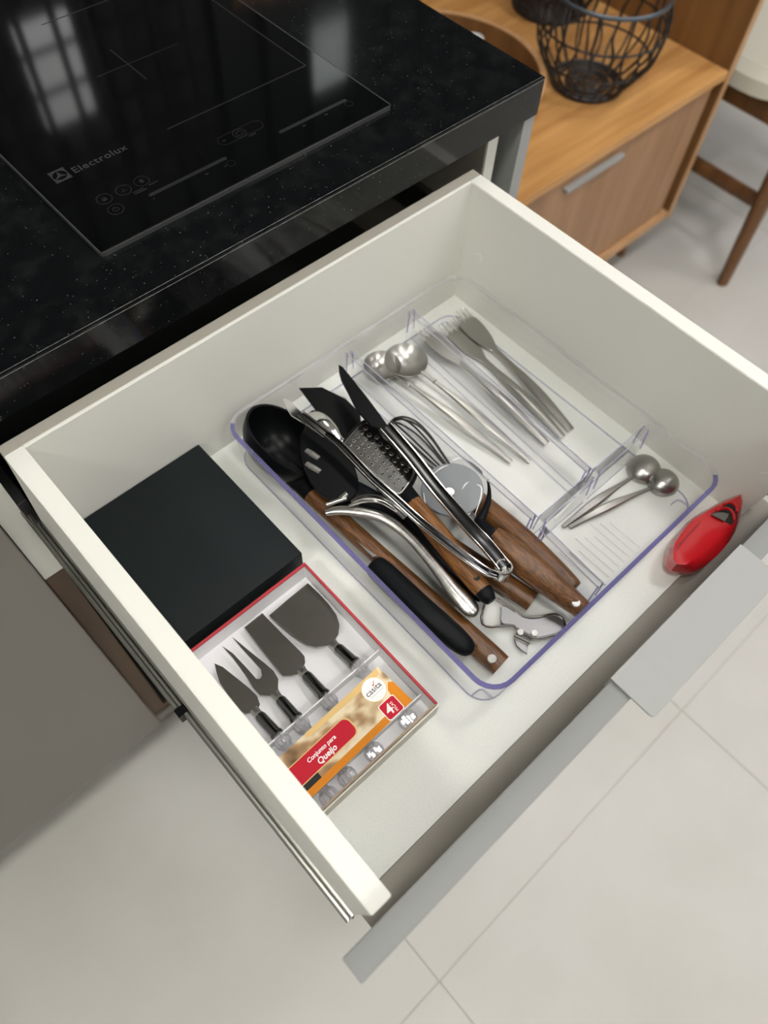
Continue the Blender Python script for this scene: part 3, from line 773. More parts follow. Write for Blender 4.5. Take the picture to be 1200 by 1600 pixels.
# garlic press: curved steel handle with a looped head
gp = thing('garlic_press', 'brushed steel garlic press with a long curved handle', 'garlic press', (.25, .17, .03))
finish('lower_handle', T([(*(0.205, 0.2906, 0.05), .0035, .0028), (*(0.216, 0.2833, 0.052), .0050, .0035), (*(0.2307, 0.2669, 0.053), .0058, .004), (*(0.2436, 0.2458, 0.052), .0055, .004), (*(0.2482, 0.2168, 0.049), .0050, .004), (*(0.2469, 0.183, 0.045), .0056, .0042), (*(0.2448, 0.1526, 0.041), .0080, .0050), (*(0.2444, 0.133, 0.038), .0092, .0056), (*(0.2438, 0.1238, 0.037), .0070, .0045), (*(0.2437, 0.1202, 0.036), .002, .002)], 14, 6), 'steel', gp)
finish('upper_handle', T([(*(0.2287, 0.2797, 0.056), .003, .0025), (*(0.2402, 0.2749, 0.058), .0045, .003), (*(0.2515, 0.2631, 0.058), .0048, .0035), (*(0.2577, 0.2476, 0.056), .0045, .0035), (*(0.2597, 0.2347, 0.052), .004, .003)], 12, 6), 'dark_steel', gp)
finish('bright_edge', T([(*(0.2235, 0.2776, 0.0595), .0012), (*(0.2377, 0.2703, 0.0615), .0014), (*(0.2485, 0.2581, 0.0615), .0014), (*(0.2542, 0.2421, 0.0585), .0010)], 8, 5), 'chrome', gp)
finish('hinge_pin', T([(*(0.2097, 0.295, 0.054), .0024), (*(0.2287, 0.2874, 0.056), .0024)], 12, 0), 'steel', gp)
finish('hinge_bolt', T([(*(0.2238, 0.2904, 0.054), .0032), (*(0.2323, 0.2895, 0.058), .0032)], 12, 0), 'steel', gp)
finish('screen', prism(bmesh.new(), [(0.2284, 0.3083), (0.2394, 0.2958), (0.2363, 0.2817), (0.2191, 0.2792), (0.2154, 0.2922)], .046, .0475, .0003), 'dark_steel', gp)
# measuring scoop half hidden
sc_ = thing('ice_cream_scoop', 'shiny steel scoop half hidden beside the spatula blade', 'scoop', (*(0.2728, 0.3675), .045))
finish('bowl', T([(*(0.2699, 0.3921, 0.05), .004, .003), (*(0.2698, 0.3867, 0.051), .0095, .006), (*(0.2701, 0.3745, 0.052), .0115, .007), (*(0.2707, 0.3608, 0.051), .0100, .006), (*(0.2713, 0.3504, 0.049), .0062, .004), (*(0.272, 0.3422, 0.048), .0052, .003), (*(0.2712, 0.3173, 0.046), .004, .003)], 14, 6), 'chrome', sc_)
finish('rim', T([(*(0.2624, 0.3852, 0.05), .0010), (*(0.2668, 0.3915, 0.051), .0012), (*(0.2737, 0.3923, 0.052), .0013), (*(0.2777, 0.3856, 0.053), .0012), (*(0.2779, 0.3734, 0.053), .0010)], 8, 5), 'black_nylon', sc_)

# grater
gt = thing('hand_grater', 'small steel hand grater with a black frame and wooden handle', 'grater', (.29, .27, .02))
def gz(x, y): return .0
GZ = .058
outer = [(0.2625, 0.3382), (0.29, 0.3471), (0.3037, 0.3475), (0.3088, 0.3446), (0.3118, 0.3349), (0.3104, 0.3017), (0.3079, 0.2724), (0.3048, 0.264), (0.2975, 0.2594), (0.2839, 0.2541), (0.2692, 0.2515), (0.2651, 0.2551), (0.2645, 0.2645), (0.2655, 0.3004), (0.2641, 0.3305)]
inner = [(0.2639, 0.3345), (0.2866, 0.3411), (0.2991, 0.3424), (0.3047, 0.34), (0.3073, 0.3322), (0.306, 0.2992), (0.3032, 0.2747), (0.3006, 0.2659), (0.2934, 0.2613), (0.2809, 0.2571), (0.2707, 0.2548), (0.2677, 0.258), (0.2669, 0.2672), (0.2678, 0.301), (0.2643, 0.3296)]
finish('frame', prism(bmesh.new(), smooth_poly(outer, 1), GZ - .007, GZ, .0015), 'black_rubber', gt)
rimb = bmesh.new(); sweep(rimb, [(*p, GZ + .0006, .0011, .0010) for p in smooth_poly(inner, 1)], 8, 0, closed=True)
finish('rim', rimb, 'dark_steel', gt)
pl = finish('plate', prism(bmesh.new(), smooth_poly(inner, 1), GZ - .001, GZ + .0004), mat('grater_plate', (.10, .098, .095), .28, 1.0, noise=((120, 120, 120), (.07, .07, .07), .35, .65)), gt)
tm = None
ga = Vector([(0.2713, 0.3312)][0]); gb = Vector([(0.2986, 0.3364)][0]); gc = Vector([(0.274, 0.2672)][0])
eu = gb - ga; ev = gc - ga
for r_ in range(9):
    for q in range(5 if r_ % 2 == 0 else 4):
        u = (q + (.1 if r_ % 2 == 0 else .6)) / 4.2; v_ = r_ / 8.0
        p = ga + eu * u + ev * v_
        if tm is None:
            b2 = bmesh.new(); lathe(b2, [(.0027, 0), (.0023, .0006), (.0018, .0008), (.0013, .0007), (.0011, .0001), (0, .0001)], None, 10)
            o = finish('tooth', b2, 'dark_steel', gt); tm = o.data; org0 = ORG[gt]
            tooth_off = Vector((0, 0, 0)) - org0
        else:
            o = bpy.data.objects.new('tooth', tm); COL.objects.link(o); o.parent = gt; ORG[o] = ORG[gt]
        o.location = (p.x, p.y, GZ + .0003)
ha = (0.2773, 0.2545, 0.054); hb_ = (0.2621, 0.13, 0.046)
finish('ferrule', T([(*(0.2802, 0.2715, 0.052), .0110, .004), (*(0.2772, 0.2533, 0.052), .0105, .0075), (*(0.2763, 0.2421, 0.051), .0098, .0095)], 14, 4), 'black_rubber', gt)
ha = (0.2763, 0.2421, 0.051)
wh = finish('wooden_handle', T([(*ha, .0095), (*lerp(ha, hb_, .3), .0110), (*lerp(ha, hb_, .65), .0108), (*lerp(ha, hb_, .93), .0095), (*lerp(ha, hb_, .99), .0085)], 16, 6), 'walnut_light', gt)
finish('end_cap', T([(*lerp(ha, hb_, .985), .0088), (*lerp(ha, hb_, 1.05), .0080), (*lerp(ha, hb_, 1.10), .0050)], 14, 3), 'black_rubber', gt)
hh = (0.2634, 0.1426, 0.0565)
finish('hanging_hole', disc(bmesh.new(), (hh[0], hh[1], .0540), .0032, .0022), 'black_in', wh)
# whisk
wk = thing('whisk', 'black wire balloon whisk with a thick wooden handle', 'whisk', (.36, .2, .004))
wa = Vector((0.3416, 0.3415, 0.024)); wb_ = Vector((0.3425, 0.2389, 0.02)); we = Vector((0.3459, 0.0834, 0.0155))
ad = (wb_ - wa).normalized(); sd = ad.cross(Vector((0, 0, 1))).normalized(); ud = sd.cross(ad)
ll = (wb_ - wa).length
for k in range(5):
    a = math.radians(-75 + k * 36); dirv = sd * math.cos(a) + ud * math.sin(a)
    pts = []
    for j in range(15):
        f = j / 14; th = math.pi * f
        rad = .0195 * math.sin(th) ** .8 if 0 < f < 1 else 0
        # one loop: out along one side, round the tip, back on the other
    prof = [(1.0, .30), (.75, .55), (.45, .92), (.22, 1.0), (.06, .70), (.0, .25), (.0, -.25), (.06, -.70), (.22, -1.0), (.45, -.92), (.75, -.55), (1.0, -.30)]
    finish('wire', T([(*(wa + ad * ll * u + dirv * .0195 * w_), .00115) for u, w_ in prof], 8, 5), 'wire', wk)
wc0 = wb_ - ad * .004
finish('collar', T([(*wc0, .0080), (*(wb_ + ad * .012), .0100)], 14, 0), 'black_rubber', wk)
finish('wooden_handle', T([(*(wb_ + ad * .010), .0098), (*lerp(wb_, we, .35), .0130), (*lerp(wb_, we, .6), .0138), (*lerp(wb_, we, .85), .0118), (*we, .0095), (*lerp(wb_, we, 1.03), .0080)], 18, 6), 'walnut', wk)
# pizza cutter
pz = thing('pizza_cutter', 'pizza cutter with film wrapped wheel and thick wooden handle', 'pizza cutter', (.35, .15, .01))
wc = Vector((0.3202, 0.2296, 0.046)); wr = .0315
bm = bmesh.new(); N = 40
disc(bm, (wc.x, wc.y, .0440), wr, .0022, (-.05, .05, 1), N, .0008)
finish('wheel', bm, 'film', pz)
fb = bmesh.new(); fo = circle_pts((wc.x + .003, wc.y + .004), wr + .0035, 40)
rng = random.Random(4)
fo = [(x + rng.uniform(-.0012, .0012), y + rng.uniform(-.0012, .0012)) for x, y in fo]
prism(fb, fo, .0474, .0476)
ff = finish('film', fb, 'film_clear', pz); ff['label'] = 'clear wrinkled film round the wheel'
for pts in ([(0.3179, 0.2543), (0.3287, 0.2542), (0.3364, 0.2517)], [(0.3402, 0.2536), (0.3501, 0.2513), (0.3525, 0.2482)], [(0.3265, 0.2225), (0.3327, 0.2241), (0.3374, 0.2241)], [(0.3416, 0.2165), (0.3423, 0.2108), (0.3331, 0.2029), (0.3144, 0.1928)], [(0.2941, 0.2447), (0.2873, 0.2358), (0.2835, 0.2246)], [(0.304, 0.2066), (0.3052, 0.1998), (0.3126, 0.1972)]):
    finish('crease_glint', T([(q[0], q[1], .0480, .0008 if 0 < k < len(pts) - 1 else .0003, .0006) for k, q in enumerate(pts)], 6, 4), 'ceramic', pz)  # white tubes paint the glints along the film's creases
finish('axle', disc(bmesh.new(), (0.314, 0.2281, 0.0472), .0052, .0022, (0, 0, 1), 16), 'dark_steel', pz)
finish('axle_screw', disc(bmesh.new(), (0.3129, 0.2274, 0.0492), .0030, .0012, (0, 0, 1), 6), 'dark_steel', pz)
finish('fork_arm', T([(*(0.3559, 0.2141, 0.0445), .0010, .0020), (*(0.3471, 0.2035, 0.0445), .0020, .003), (*(0.336, 0.1951, 0.0445), .0032, .0045), (*(0.3232, 0.189, 0.044), .0042, .0055), (*(0.3151, 0.1861, 0.042), .0060, .0065), (*(0.3114, 0.1774, 0.0425), .0095, .008), (*(0.3103, 0.1692, 0.042), .0112, .0100), (*(0.3102, 0.1621, 0.0415), .0112, .0108)], 14, 6), 'black_rubber', pz)
za = (0.3127, 0.1671, 0.042); zb = (0.3281, 0.06, 0.027)
zh_ = finish('wooden_handle', T([(*za, .0112), (*lerp(za, zb, .12), .0135), (*lerp(za, zb, .32), .0152), (*lerp(za, zb, .6), .0140), (*lerp(za, zb, .85), .0115), (*lerp(za, zb, 1.0), .0100), (*lerp(za, zb, 1.02), .0088)], 20, 6), 'walnut', pz)
zr = (0.3237, 0.066, 0.037)
finish('rivet', disc(bmesh.new(), (zr[0], zr[1], .0362), .0040, .0022, (0, .1, 1)), 'ceramic', zh_)
# tongs
tg = thing('kitchen_tongs', 'long steel tongs lying on the pile, dark reflection painted into the arms', 'tongs', (.29, .13, .03))
def channel(pts, w, name, m='tong_reflection'):
    a = finish(name, T([(*p, w, .0011) for p in pts], 8, 6, square=True), m, tg)
    v3 = [Vector(p) for p in pts]
    for s in (-1, 1):
        q = []
        for i, p in enumerate(v3):
            d = v3[min(i + 1, len(v3) - 1)] - v3[max(i - 1, 0)]; sd_ = d.cross(Vector((0, 0, 1))).normalized()
            q.append((*(p + sd_ * w * s + Vector((0, 0, .0016))), .0009, .0022))
        e_ = finish('bright_edge', T(q, 8, 6), 'chrome', a)
    return a
rp = [(0.2873, 0.132, 0.062), (0.2898, 0.1572, 0.065), (0.2902, 0.181, 0.068), (0.2948, 0.2312, 0.071), (0.3017, 0.2738, 0.072), (0.3063, 0.3164, 0.073)]
lp = [(0.2762, 0.13, 0.06), (0.2701, 0.1404, 0.063), (0.2644, 0.1656, 0.067), (0.2579, 0.2099, 0.071), (0.2561, 0.2507, 0.072), (0.255, 0.2825, 0.072), (0.2567, 0.3291, 0.073), (0.2544, 0.3579, 0.073), (0.2521, 0.3843, 0.073)]
channel(rp, .0062, 'right_arm'); channel(lp, .0034, 'left_arm')
tip = [(0.3246, 0.4097), (0.3258, 0.4042), (0.3231, 0.3865), (0.3179, 0.3555), (0.3131, 0.3306), (0.3077, 0.307), (0.3045, 0.2942), (0.2996, 0.2967), (0.3029, 0.3146), (0.2967, 0.327), (0.2983, 0.3434), (0.3005, 0.3558), (0.3075, 0.3755), (0.3127, 0.3916), (0.3184, 0.4019)]
tb = prism(bmesh.new(), tip, .0708, .0735, .0008)
o = finish('tip', tb, 'black_nylon', tg); o['label'] = 'black pointed scalloped tip'
tl = [(0.2507, 0.4125), (0.2542, 0.4095), (0.2545, 0.3769), (0.2568, 0.3497), (0.2508, 0.3476), (0.2474, 0.3704), (0.2433, 0.3887), (0.246, 0.4014)]
o = finish('tip', prism(bmesh.new(), tl, .0725, .0745, .0006), 'chrome', tg); o['label'] = 'bright steel pointed tip'
hb2 = bmesh.new(); c0 = (0.2874, 0.1317, 0.047); 
lathe(hb2, [(.0082, 0), (.0088, .001), (.0088, .016), (.0080, .017), (.0066, .017), (.0066, .010), (0, .010)], axis_mtx(c0, (0, 0, 1)), 20)
finish('hinge', hb2, 'chrome', tg)
finish('hinge_rivet', disc(bmesh.new(), (c0[0], c0[1], .0570), .0026, .005, (0, 0, 1), 12), 'steel', tg)
# can opener
co = thing('can_opener', 'flat silver can opener lying near the front rim of the tray', 'can opener', (*(0.2788, 0.0861), .002))
body = [(0.2685, 0.1283), (0.2769, 0.1306), (0.2832, 0.1281), (0.2856, 0.119), (0.2874, 0.0984), (0.2908, 0.0905), (0.2994, 0.0836), (0.31, 0.0785), (0.3163, 0.0732), (0.3165, 0.0653), (0.3118, 0.059), (0.3033, 0.0584), (0.2879, 0.0663), (0.2806, 0.0705), (0.2783, 0.0792), (0.2744, 0.0902), (0.275, 0.0944), (0.2664, 0.1011), (0.2547, 0.1094), (0.253, 0.1177)]
hole = [(0.2731, 0.1251), (0.2789, 0.125), (0.2792, 0.1178), (0.2807, 0.1116), (0.2759, 0.1109), (0.2707, 0.1079), (0.265, 0.109), (0.2597, 0.1133), (0.2577, 0.1174)]
zf = lambda x, y: .0
bm = bmesh.new()
OB = [[(0.2803, 0.1169), (0.2844, 0.1123), (0.2868, 0.0979), (0.2903, 0.0901), (0.2989, 0.0832), (0.3095, 0.0781), (0.3159, 0.0729), (0.316, 0.0654), (0.3112, 0.0595), (0.3033, 0.0591), (0.2884, 0.0667), (0.2813, 0.0711), (0.2786, 0.0795), (0.2749, 0.0903), (0.2755, 0.0948), (0.268, 0.1026), (0.2707, 0.1079), (0.2759, 0.1109)]][0]
prism(bm, smooth_poly(OB, 1), .0070, .0082, .0003)
finish('body', bm, 'stamped', co)
bl = smooth_poly(body, 1)
finish('raised_edge', T([(*p, .0080, .0015, .0017) for p in bl], 8, 0, closed=True), 'chrome', co)
hk = [(0.2695, 0.0879), (0.2741, 0.0754), (0.275, 0.0718), (0.2692, 0.0713), (0.2645, 0.0659), (0.2631, 0.0727), (0.263, 0.0788), (0.2658, 0.0837)]
finish('cutting_hook', prism(bmesh.new(), hk, .0040, .0056, .0004), 'stamped', co)
finish('cutter_fold', T([(*[(0.268, 0.087)][0], .0075, .0022), (*[(0.2737, 0.0715)][0], .0075, .0022)], 8, 0), 'chrome', co)
for p in [(0.2744, 0.085), (0.2839, 0.0752)]: finish('rivet', disc(bmesh.new(), (*p, .0080), .0034, .0018), 'steel', co)

# ---------------------------------------------------------------- red sharpener standing outside the tray
rd = thing('knife_sharpener', 'glossy red plastic hand sharpener between tray and drawer front', 'sharpener', (.49, .028, 0))
LA = [(0.5451, 0.0307), (0.5332, 0.0342), (0.5203, 0.038), (0.5049, 0.042), (0.4953, 0.0437), (0.4848, 0.0456), (0.4729, 0.0455), (0.4596, 0.0442), (0.45, 0.0424), (0.441, 0.0388), (0.4325, 0.0325), (0.4305, 0.0269), (0.4371, 0.0204), (0.4479, 0.019), (0.4592, 0.0178), (0.4714, 0.0172), (0.4846, 0.0172), (0.496, 0.0169), (0.5067, 0.016), (0.5157, 0.016), (0.5278, 0.02), (0.5382, 0.0244)]
LB = [(x, max(y, -.0030)) for x, y in [(0.5583, 0.032), (0.5455, 0.0362), (0.5324, 0.0406), (0.5144, 0.0447), (0.5064, 0.0466), (0.4954, 0.0484), (0.4831, 0.0492), (0.4676, 0.0475), (0.459, 0.0471), (0.4461, 0.0423), (0.4355, 0.0344), (0.4337, 0.0272), (0.4411, 0.0175), (0.4469, 0.0112), (0.4575, 0.0074), (0.4705, 0.0062), (0.4847, 0.0058), (0.5002, 0.0071), (0.5126, 0.0093), (0.525, 0.0131), (0.5396, 0.0193), (0.5513, 0.0256)]]
cxm = sum(p[0] for p in LB) / len(LB); cym = sum(p[1] for p in LB) / len(LB)
def shrink(poly, k, ymin, dx=0): return [(cxm + (x - cxm) * k + dx, max(cym + (y - cym) * k, ymin)) for x, y in poly]
bm = bmesh.new(); rings = []
levels = [(shrink(LB, .82, -.002), .0010), (shrink(LB, .96, -.003), .0080), (LB, .018), (LB, .026), ([lerp(a, b, .55) for a, b in zip(LB, LA)], .0330), (LA, .0360)]
for pl_, z in levels: rings.append([bm.verts.new((x, y, z)) for x, y in pl_])
for a, b in zip(rings, rings[1:]):
    for k in range(len(a)): bm.faces.new((a[k], a[(k + 1) % len(a)], b[(k + 1) % len(a)], b[k]))
bm.faces.new(rings[0][::-1]); bm.faces.new(rings[-1])
finish('body', bm, 'red_plastic', rd, angle=40)
finish('slot', prism(bmesh.new(), [(0.505, 0.0373), (0.5188, 0.0359), (0.5283, 0.033), (0.5321, 0.0277), (0.5306, 0.023), (0.5193, 0.0168), (0.5086, 0.0163), (0.5071, 0.0288)], .0359, .0364), 'black_print', rd)  # flat black piece standing for the dark of the cavity
finish('thumb_recess', prism(bmesh.new(), [(0.4407, 0.0366), (0.451, 0.0389), (0.4707, 0.0397), (0.4869, 0.0398), (0.4903, 0.0395), (0.4815, 0.038), (0.4639, 0.0379), (0.4456, 0.036)], .0360, .0364, .0002), 'red_shade', rd)  # raised strip in darker red, standing for the recess's shade
for q, r1 in (([(0.5105, 0.0364), (0.5167, 0.0344), (0.5221, 0.0297), (0.5214, 0.0229), (0.5152, 0.0177)], .0016), ([(0.523, 0.0356), (0.5299, 0.033), (0.5312, 0.0265), (0.5261, 0.0215)], .0014)):
    finish('slot_ridge', T([(*p, .0371, r1) for p in q], 10, 5), 'red_plastic', rd)
finish('cutter_plate', prism(bmesh.new(), [(0.5015, 0.0372), (0.5076, 0.0352), (0.5127, 0.0314), (0.5164, 0.0255), (0.5111, 0.0235), (0.5054, 0.0232), (0.5035, 0.0302)], .0364, .0390, .0004), 'dark_steel', rd)

# ---------------------------------------------------------------- black box
bx = thing('black_box', 'flat matte black cardboard box in the back left drawer corner', 'box', (.09, .363, 0))
finish('lid', B((.0182, .2785, .008), (.1643, .4488, .034), .0012, 2), 'black_box', bx)
finish('base', B((.0192, .2795, .0003), (.1633, .4478, .008), .0005, 1), 'black_box', bx)

# ---------------------------------------------------------------- cheese set
cs = thing('cheese_set_box', 'open white gift box with red edges holding cheese tools', 'box', (.09, .178, 0))
CX0, CX1, CY0, CY1, CH = .0185, .1600, .0865, .2700, .0290
for nm, lo, hi, m in (('wall', (CX0, CY1 - .0016, .0003), (CX1, CY1, CH), 'white_card'), ('wall', (CX1 - .0016, CY0, .0003), (CX1, CY1 - .0016, CH), 'white_card'), ('wall', (CX0, CY0, .0003), (CX0 + .0016, CY1 - .0016, CH), 'white_card'), ('wall', (CX0 + .0016, CY0, .0003), (CX1 - .0016, CY0 + .0016, CH), 'cream')):
    finish(nm, B(lo, hi), m, cs)
finish('red_edge', B((CX0 - .0008, CY1 - .0018, CH - .0015), (CX1 + .0008, CY1 + .0010, CH + .0012), .0004, 1), 'red_card', cs)
finish('red_edge', B((CX1 - .0016, CY0, CH - .0015), (CX1 + .0010, CY1 - .0018, CH + .0012), .0004, 1), 'red_card', cs)
finish('tan_edge', B((CX0, CY0 + .0002, CH), (CX1, CY0 + .0014, CH + .0008)), 'tan_line', cs)
finish('lid_flap', B((CX0, CY0 - .0022, .0003), (CX1 + .0006, CY0 - .0006, CH - .003)), 'cream', cs)
ins = finish('insert', B((CX0 + .0018, CY0 + .0018, .0005), (CX1 - .0018, CY1 - .0018, .0042)), 'white_insert', cs)
finish('ridge', B((CX0 + .0018, .1592, .0042), (CX1 - .0018, .1606, .0195), .0003, 1), 'white_card', ins)
finish('ridge', B((CX0 + .0018, .1030, .0042), (CX1 - .0018, .1044, .0195), .0003, 1), 'white_card', ins)
# printed card lying over the handles
def cpt(u, v): return lerp(lerp((.0190, .1002), (.1473, .1040), u), lerp((.0190, .1440), (.1449, .1477), u), v)
CZ = .0232
def cquad(u0, v0, u1, v1, z0, z1): return prism(bmesh.new(), [cpt(u0, v0), cpt(u1, v0), cpt(u1, v1), cpt(u0, v1)], z0, z1)
cd = finish('card', cquad(0, 0, 1, 1, CZ, CZ + .0005), 'photo', cs)
cd['label'] = 'printed card with red label and orange band'
z1 = CZ + .0005
finish('orange_band', cquad(.0, 0.0, 1, .15, z1, z1 + .0002), 'orange', cd)
finish('black_patch', cquad(0, .15, .20, .34, z1, z1 + .00015), 'black_print', cd)
finish('ochre_band', prism(bmesh.new(), [cpt(.30, .90), cpt(.70, .86), cpt(.97, .86), cpt(.985, 1), cpt(.30, 1)], z1, z1 + .00015), 'ochre', cd)
finish('orange_corner', prism(bmesh.new(), [cpt(.90, .15), cpt(1, .15), cpt(1, .55), cpt(.97, .62), cpt(.93, .5)], z1, z1 + .00015), 'orange', cd)
def rr_uv(u0, v0, u1, v1, r, corners=(1, 1, 1, 1)):
    ru, rv_ = r / .1284, r / .0438; p = []
    for (cu, cv, a0, on) in ((u1, v0, -90, corners[0]), (u1, v1, 0, corners[1]), (u0, v1, 90, corners[2]), (u0, v0, 180, corners[3])):
        if not on: p.append(cpt(cu, cv)); continue
        ccu = cu - ru if cu == u1 else cu + ru; ccv = cv - rv_ if cv == v1 else cv + rv_
        for k in range(6):
            a = math.radians(a0 + 18 * k); p.append(cpt(ccu + ru * math.cos(a), ccv + rv_ * math.sin(a)))
    return p
finish('label_border', prism(bmesh.new(), rr_uv(0, .275, .592, .72, .006, (1, 1, 0, 0)), z1, z1 + .0002), 'ochre', cd)
finish('red_label', prism(bmesh.new(), rr_uv(0, .295, .582, .70, .006, (1, 1, 0, 0)), z1 + .0002, z1 + .0004), 'red_print', cd)
ang = math.atan2(.0038, .1283)
zt_ = z1 + .0005
def ctext(nm, body, u, v, size, m, shear=0, align='LEFT', z=zt_, rz=0, bold=0):
    x, y = cpt(u, v); return text(nm, body, (x, y, z), size, m, cd, ang + rz, shear, .00008, 1.0, align, bold)
ctext('label_text', 'Conjunto para', .318, .515, .0054, 'text_white', .18, 'CENTER', bold=.0001)
ctext('label_text', 'Queijo', .322, .345, .0074, 'text_white', .18, 'CENTER', bold=.0002)
cc_ = (.1282, .1341)
finish('round_label', prism(bmesh.new(), circle_pts(cc_, .0112, 30), z1 + .0001, z1 + .0004), 'text_white', cd)
finish('round_label_edge', flat_ring(bmesh.new(), cc_, .0116, .0005, z1, z1 + .0005, 30), 'ochre', cd)
text('round_label_text', 'casıta', (cc_[0] - .0004, cc_[1] - .0020, zt_), .0078, 'text_grey', cd, ang, 0, .00008, 1.0, 'CENTER', .00008)
finish('round_label_line', prism(bmesh.new(), [(cc_[0] - .0075, cc_[1] - .0046), (cc_[0] + .0075, cc_[1] - .0042), (cc_[0] + .0075, cc_[1] - .0040), (cc_[0] - .0075, cc_[1] - .0044)], z1 + .0004, z1 + .0005), 'text_grey', cd)
finish('red_tick', prism(bmesh.new(), [(cc_[0] + .0006, cc_[1] + .0040), (cc_[0] + .0018, cc_[1] + .0024), (cc_[0] + .0052, cc_[1] + .0062), (cc_[0] + .0048, cc_[1] + .0064), (cc_[0] + .0019, cc_[1] + .0038)], z1 + .0004, z1 + .00055), 'red_print', cd)
def sq(r, c, k): return rrect(c[0] - r, c[1] - r * k, c[0] + r, c[1] + r * k, .0022, 4)
c4 = (.1287, .1118)
finish('badge_border', prism(bmesh.new(), sq(.0092, c4, .92), z1 + .0002, z1 + .0004), 'text_white', cd)
finish('red_badge', prism(bmesh.new(), sq(.0085, c4, .92), z1 + .0004, z1 + .0005), 'red_print', cd)
text('badge_text', '4', (c4[0] - .0062, c4[1] - .0048, z1 + .0006), .0138, 'text_white', cd, ang, .1, .00008, 1, 'LEFT', .0002)
text('badge_text', 'PEÇAS', (c4[0] + .0040, c4[1] - .0060, z1 + .0006), .0036, 'text_white', cd, ang + math.pi / 2, 0, .00008)

# the four cheese tools
def cheese_tool(name, label, cat, outline, neck, top_x, bot_x, grp='cheese tools in the gift box'):
    o = thing(name, label, cat, (neck[0], .18, .0045), grp)
    bz = .0125
    finish('blade', prism(bmesh.new(), outline, bz, bz + .0014, .0004), 'bladesteel', o)
    n = Vector((*neck, bz + .0008)); a = Vector((*top_x, .0150)); b = Vector((*bot_x, .0150))
    d = (a - n).normalized()
    finish('collar', T([(*(n - d * .003), .0052, .0010), (*(n + d * .002), .0040, .0022), (*(n + d * .006), .0042, .0040)], 12, 4), 'steel', o)
    f0 = n + d * .005; f1 = a - d * .006
    finish('ferrule', T([(*f0, .0044), (*lerp(f0, f1, .1), .0052), (*lerp(f0, f1, .85), .0056), (*lerp(f0, f1, .9), .0064), (*f1, .0064)], 14, 0), 'smoke', o)
    finish('handle', T([(*f1, .0050), (*lerp(a, b, .15), .0055), (*lerp(a, b, .5), .0062), (*lerp(a, b, .92), .0050)], 8, 0), 'crystal', o)
    for c_, r_ in ((a, .0078), (b, .0090)):
        bm = bmesh.new(); dd = (b - a).normalized()
        lathe(bm, [(0, -.0085), (r_ * .6, -.0080), (r_ * .92, -.0045), (r_, 0), (r_ * .92, .0045), (r_ * .6, .0080), (0, .0085)], axis_mtx(c_, dd, (1, 1, .9)), 20)
        for k_, v_ in enumerate(bm.verts):           # melon ribs
            q_ = v_.co - Vector(c_); ax_ = dd * q_.dot(dd); rr_ = q_ - ax_
            if rr_.length > 1e-5 and (k_ - 1) % 2 == 0: v_.co = Vector(c_) + ax_ + rr_ * .80
        finish('crystal_knob', bm, 'crystal', o, smooth=False)
    return o
Z = '.0130'
cheese_tool('cheese_knife', 'narrow pointed cheese knife at the left end of the box', 'cheese knife',
    [(0.0374, 0.2523), (0.041, 0.2447), (0.0443, 0.2276), (0.047, 0.2122), (0.0478, 0.2023), (0.0452, 0.1946), (0.0401, 0.1919), (0.0362, 0.1927), (0.0298, 0.1963), (0.0281, 0.2017), (0.0285, 0.2177), (0.0302, 0.2346), (0.0338, 0.2445)], (0.0384, 0.1925), (0.0398, 0.1558), (0.04, 0.0924))
cheese_tool('cheese_fork', 'two pronged cheese fork second from the left', 'cheese fork',
    [(0.065, 0.2625), (0.0686, 0.2404), (0.0718, 0.2221), (0.0733, 0.2108), (0.0719, 0.202), (0.0657, 0.1946), (0.0568, 0.1942), (0.0502, 0.201), (0.0499, 0.2105), (0.0516, 0.2249), (0.0529, 0.2447), (0.0527, 0.2612), (0.0559, 0.2487), (0.0567, 0.2317), (0.057, 0.2186), (0.057, 0.2153), (0.0593, 0.2131), (0.0626, 0.2141), (0.0655, 0.2196), (0.0652, 0.2337), (0.0646, 0.2488)], (0.0612, 0.1916), (0.0613, 0.1559), (0.062, 0.0944))
cheese_tool('cheese_chisel', 'square ended cheese chisel between fork and wide spreader', 'cheese knife',
    [(0.0791, 0.2622), (0.1008, 0.2626), (0.1019, 0.2334), (0.1036, 0.2089), (0.1034, 0.2026), (0.1002, 0.1978), (0.0943, 0.1944), (0.0879, 0.194), (0.0828, 0.1965), (0.0766, 0.2013), (0.0775, 0.2295)], (0.0931, 0.1936), (0.0933, 0.1551), (0.0932, 0.0945))
cheese_tool('cheese_spreader', 'wide round shouldered cheese spreader at the right end', 'cheese knife',
    [(0.1039, 0.2564), (0.1286, 0.2576), (0.1533, 0.2581), (0.1543, 0.2423), (0.1542, 0.2277), (0.1526, 0.2147), (0.148, 0.2046), (0.141, 0.1981), (0.133, 0.1958), (0.1268, 0.1965), (0.117, 0.2022), (0.1118, 0.2101), (0.1084, 0.2236), (0.106, 0.2397)], (0.1315, 0.1942), (0.1342, 0.1601), (0.1347, 0.0956))

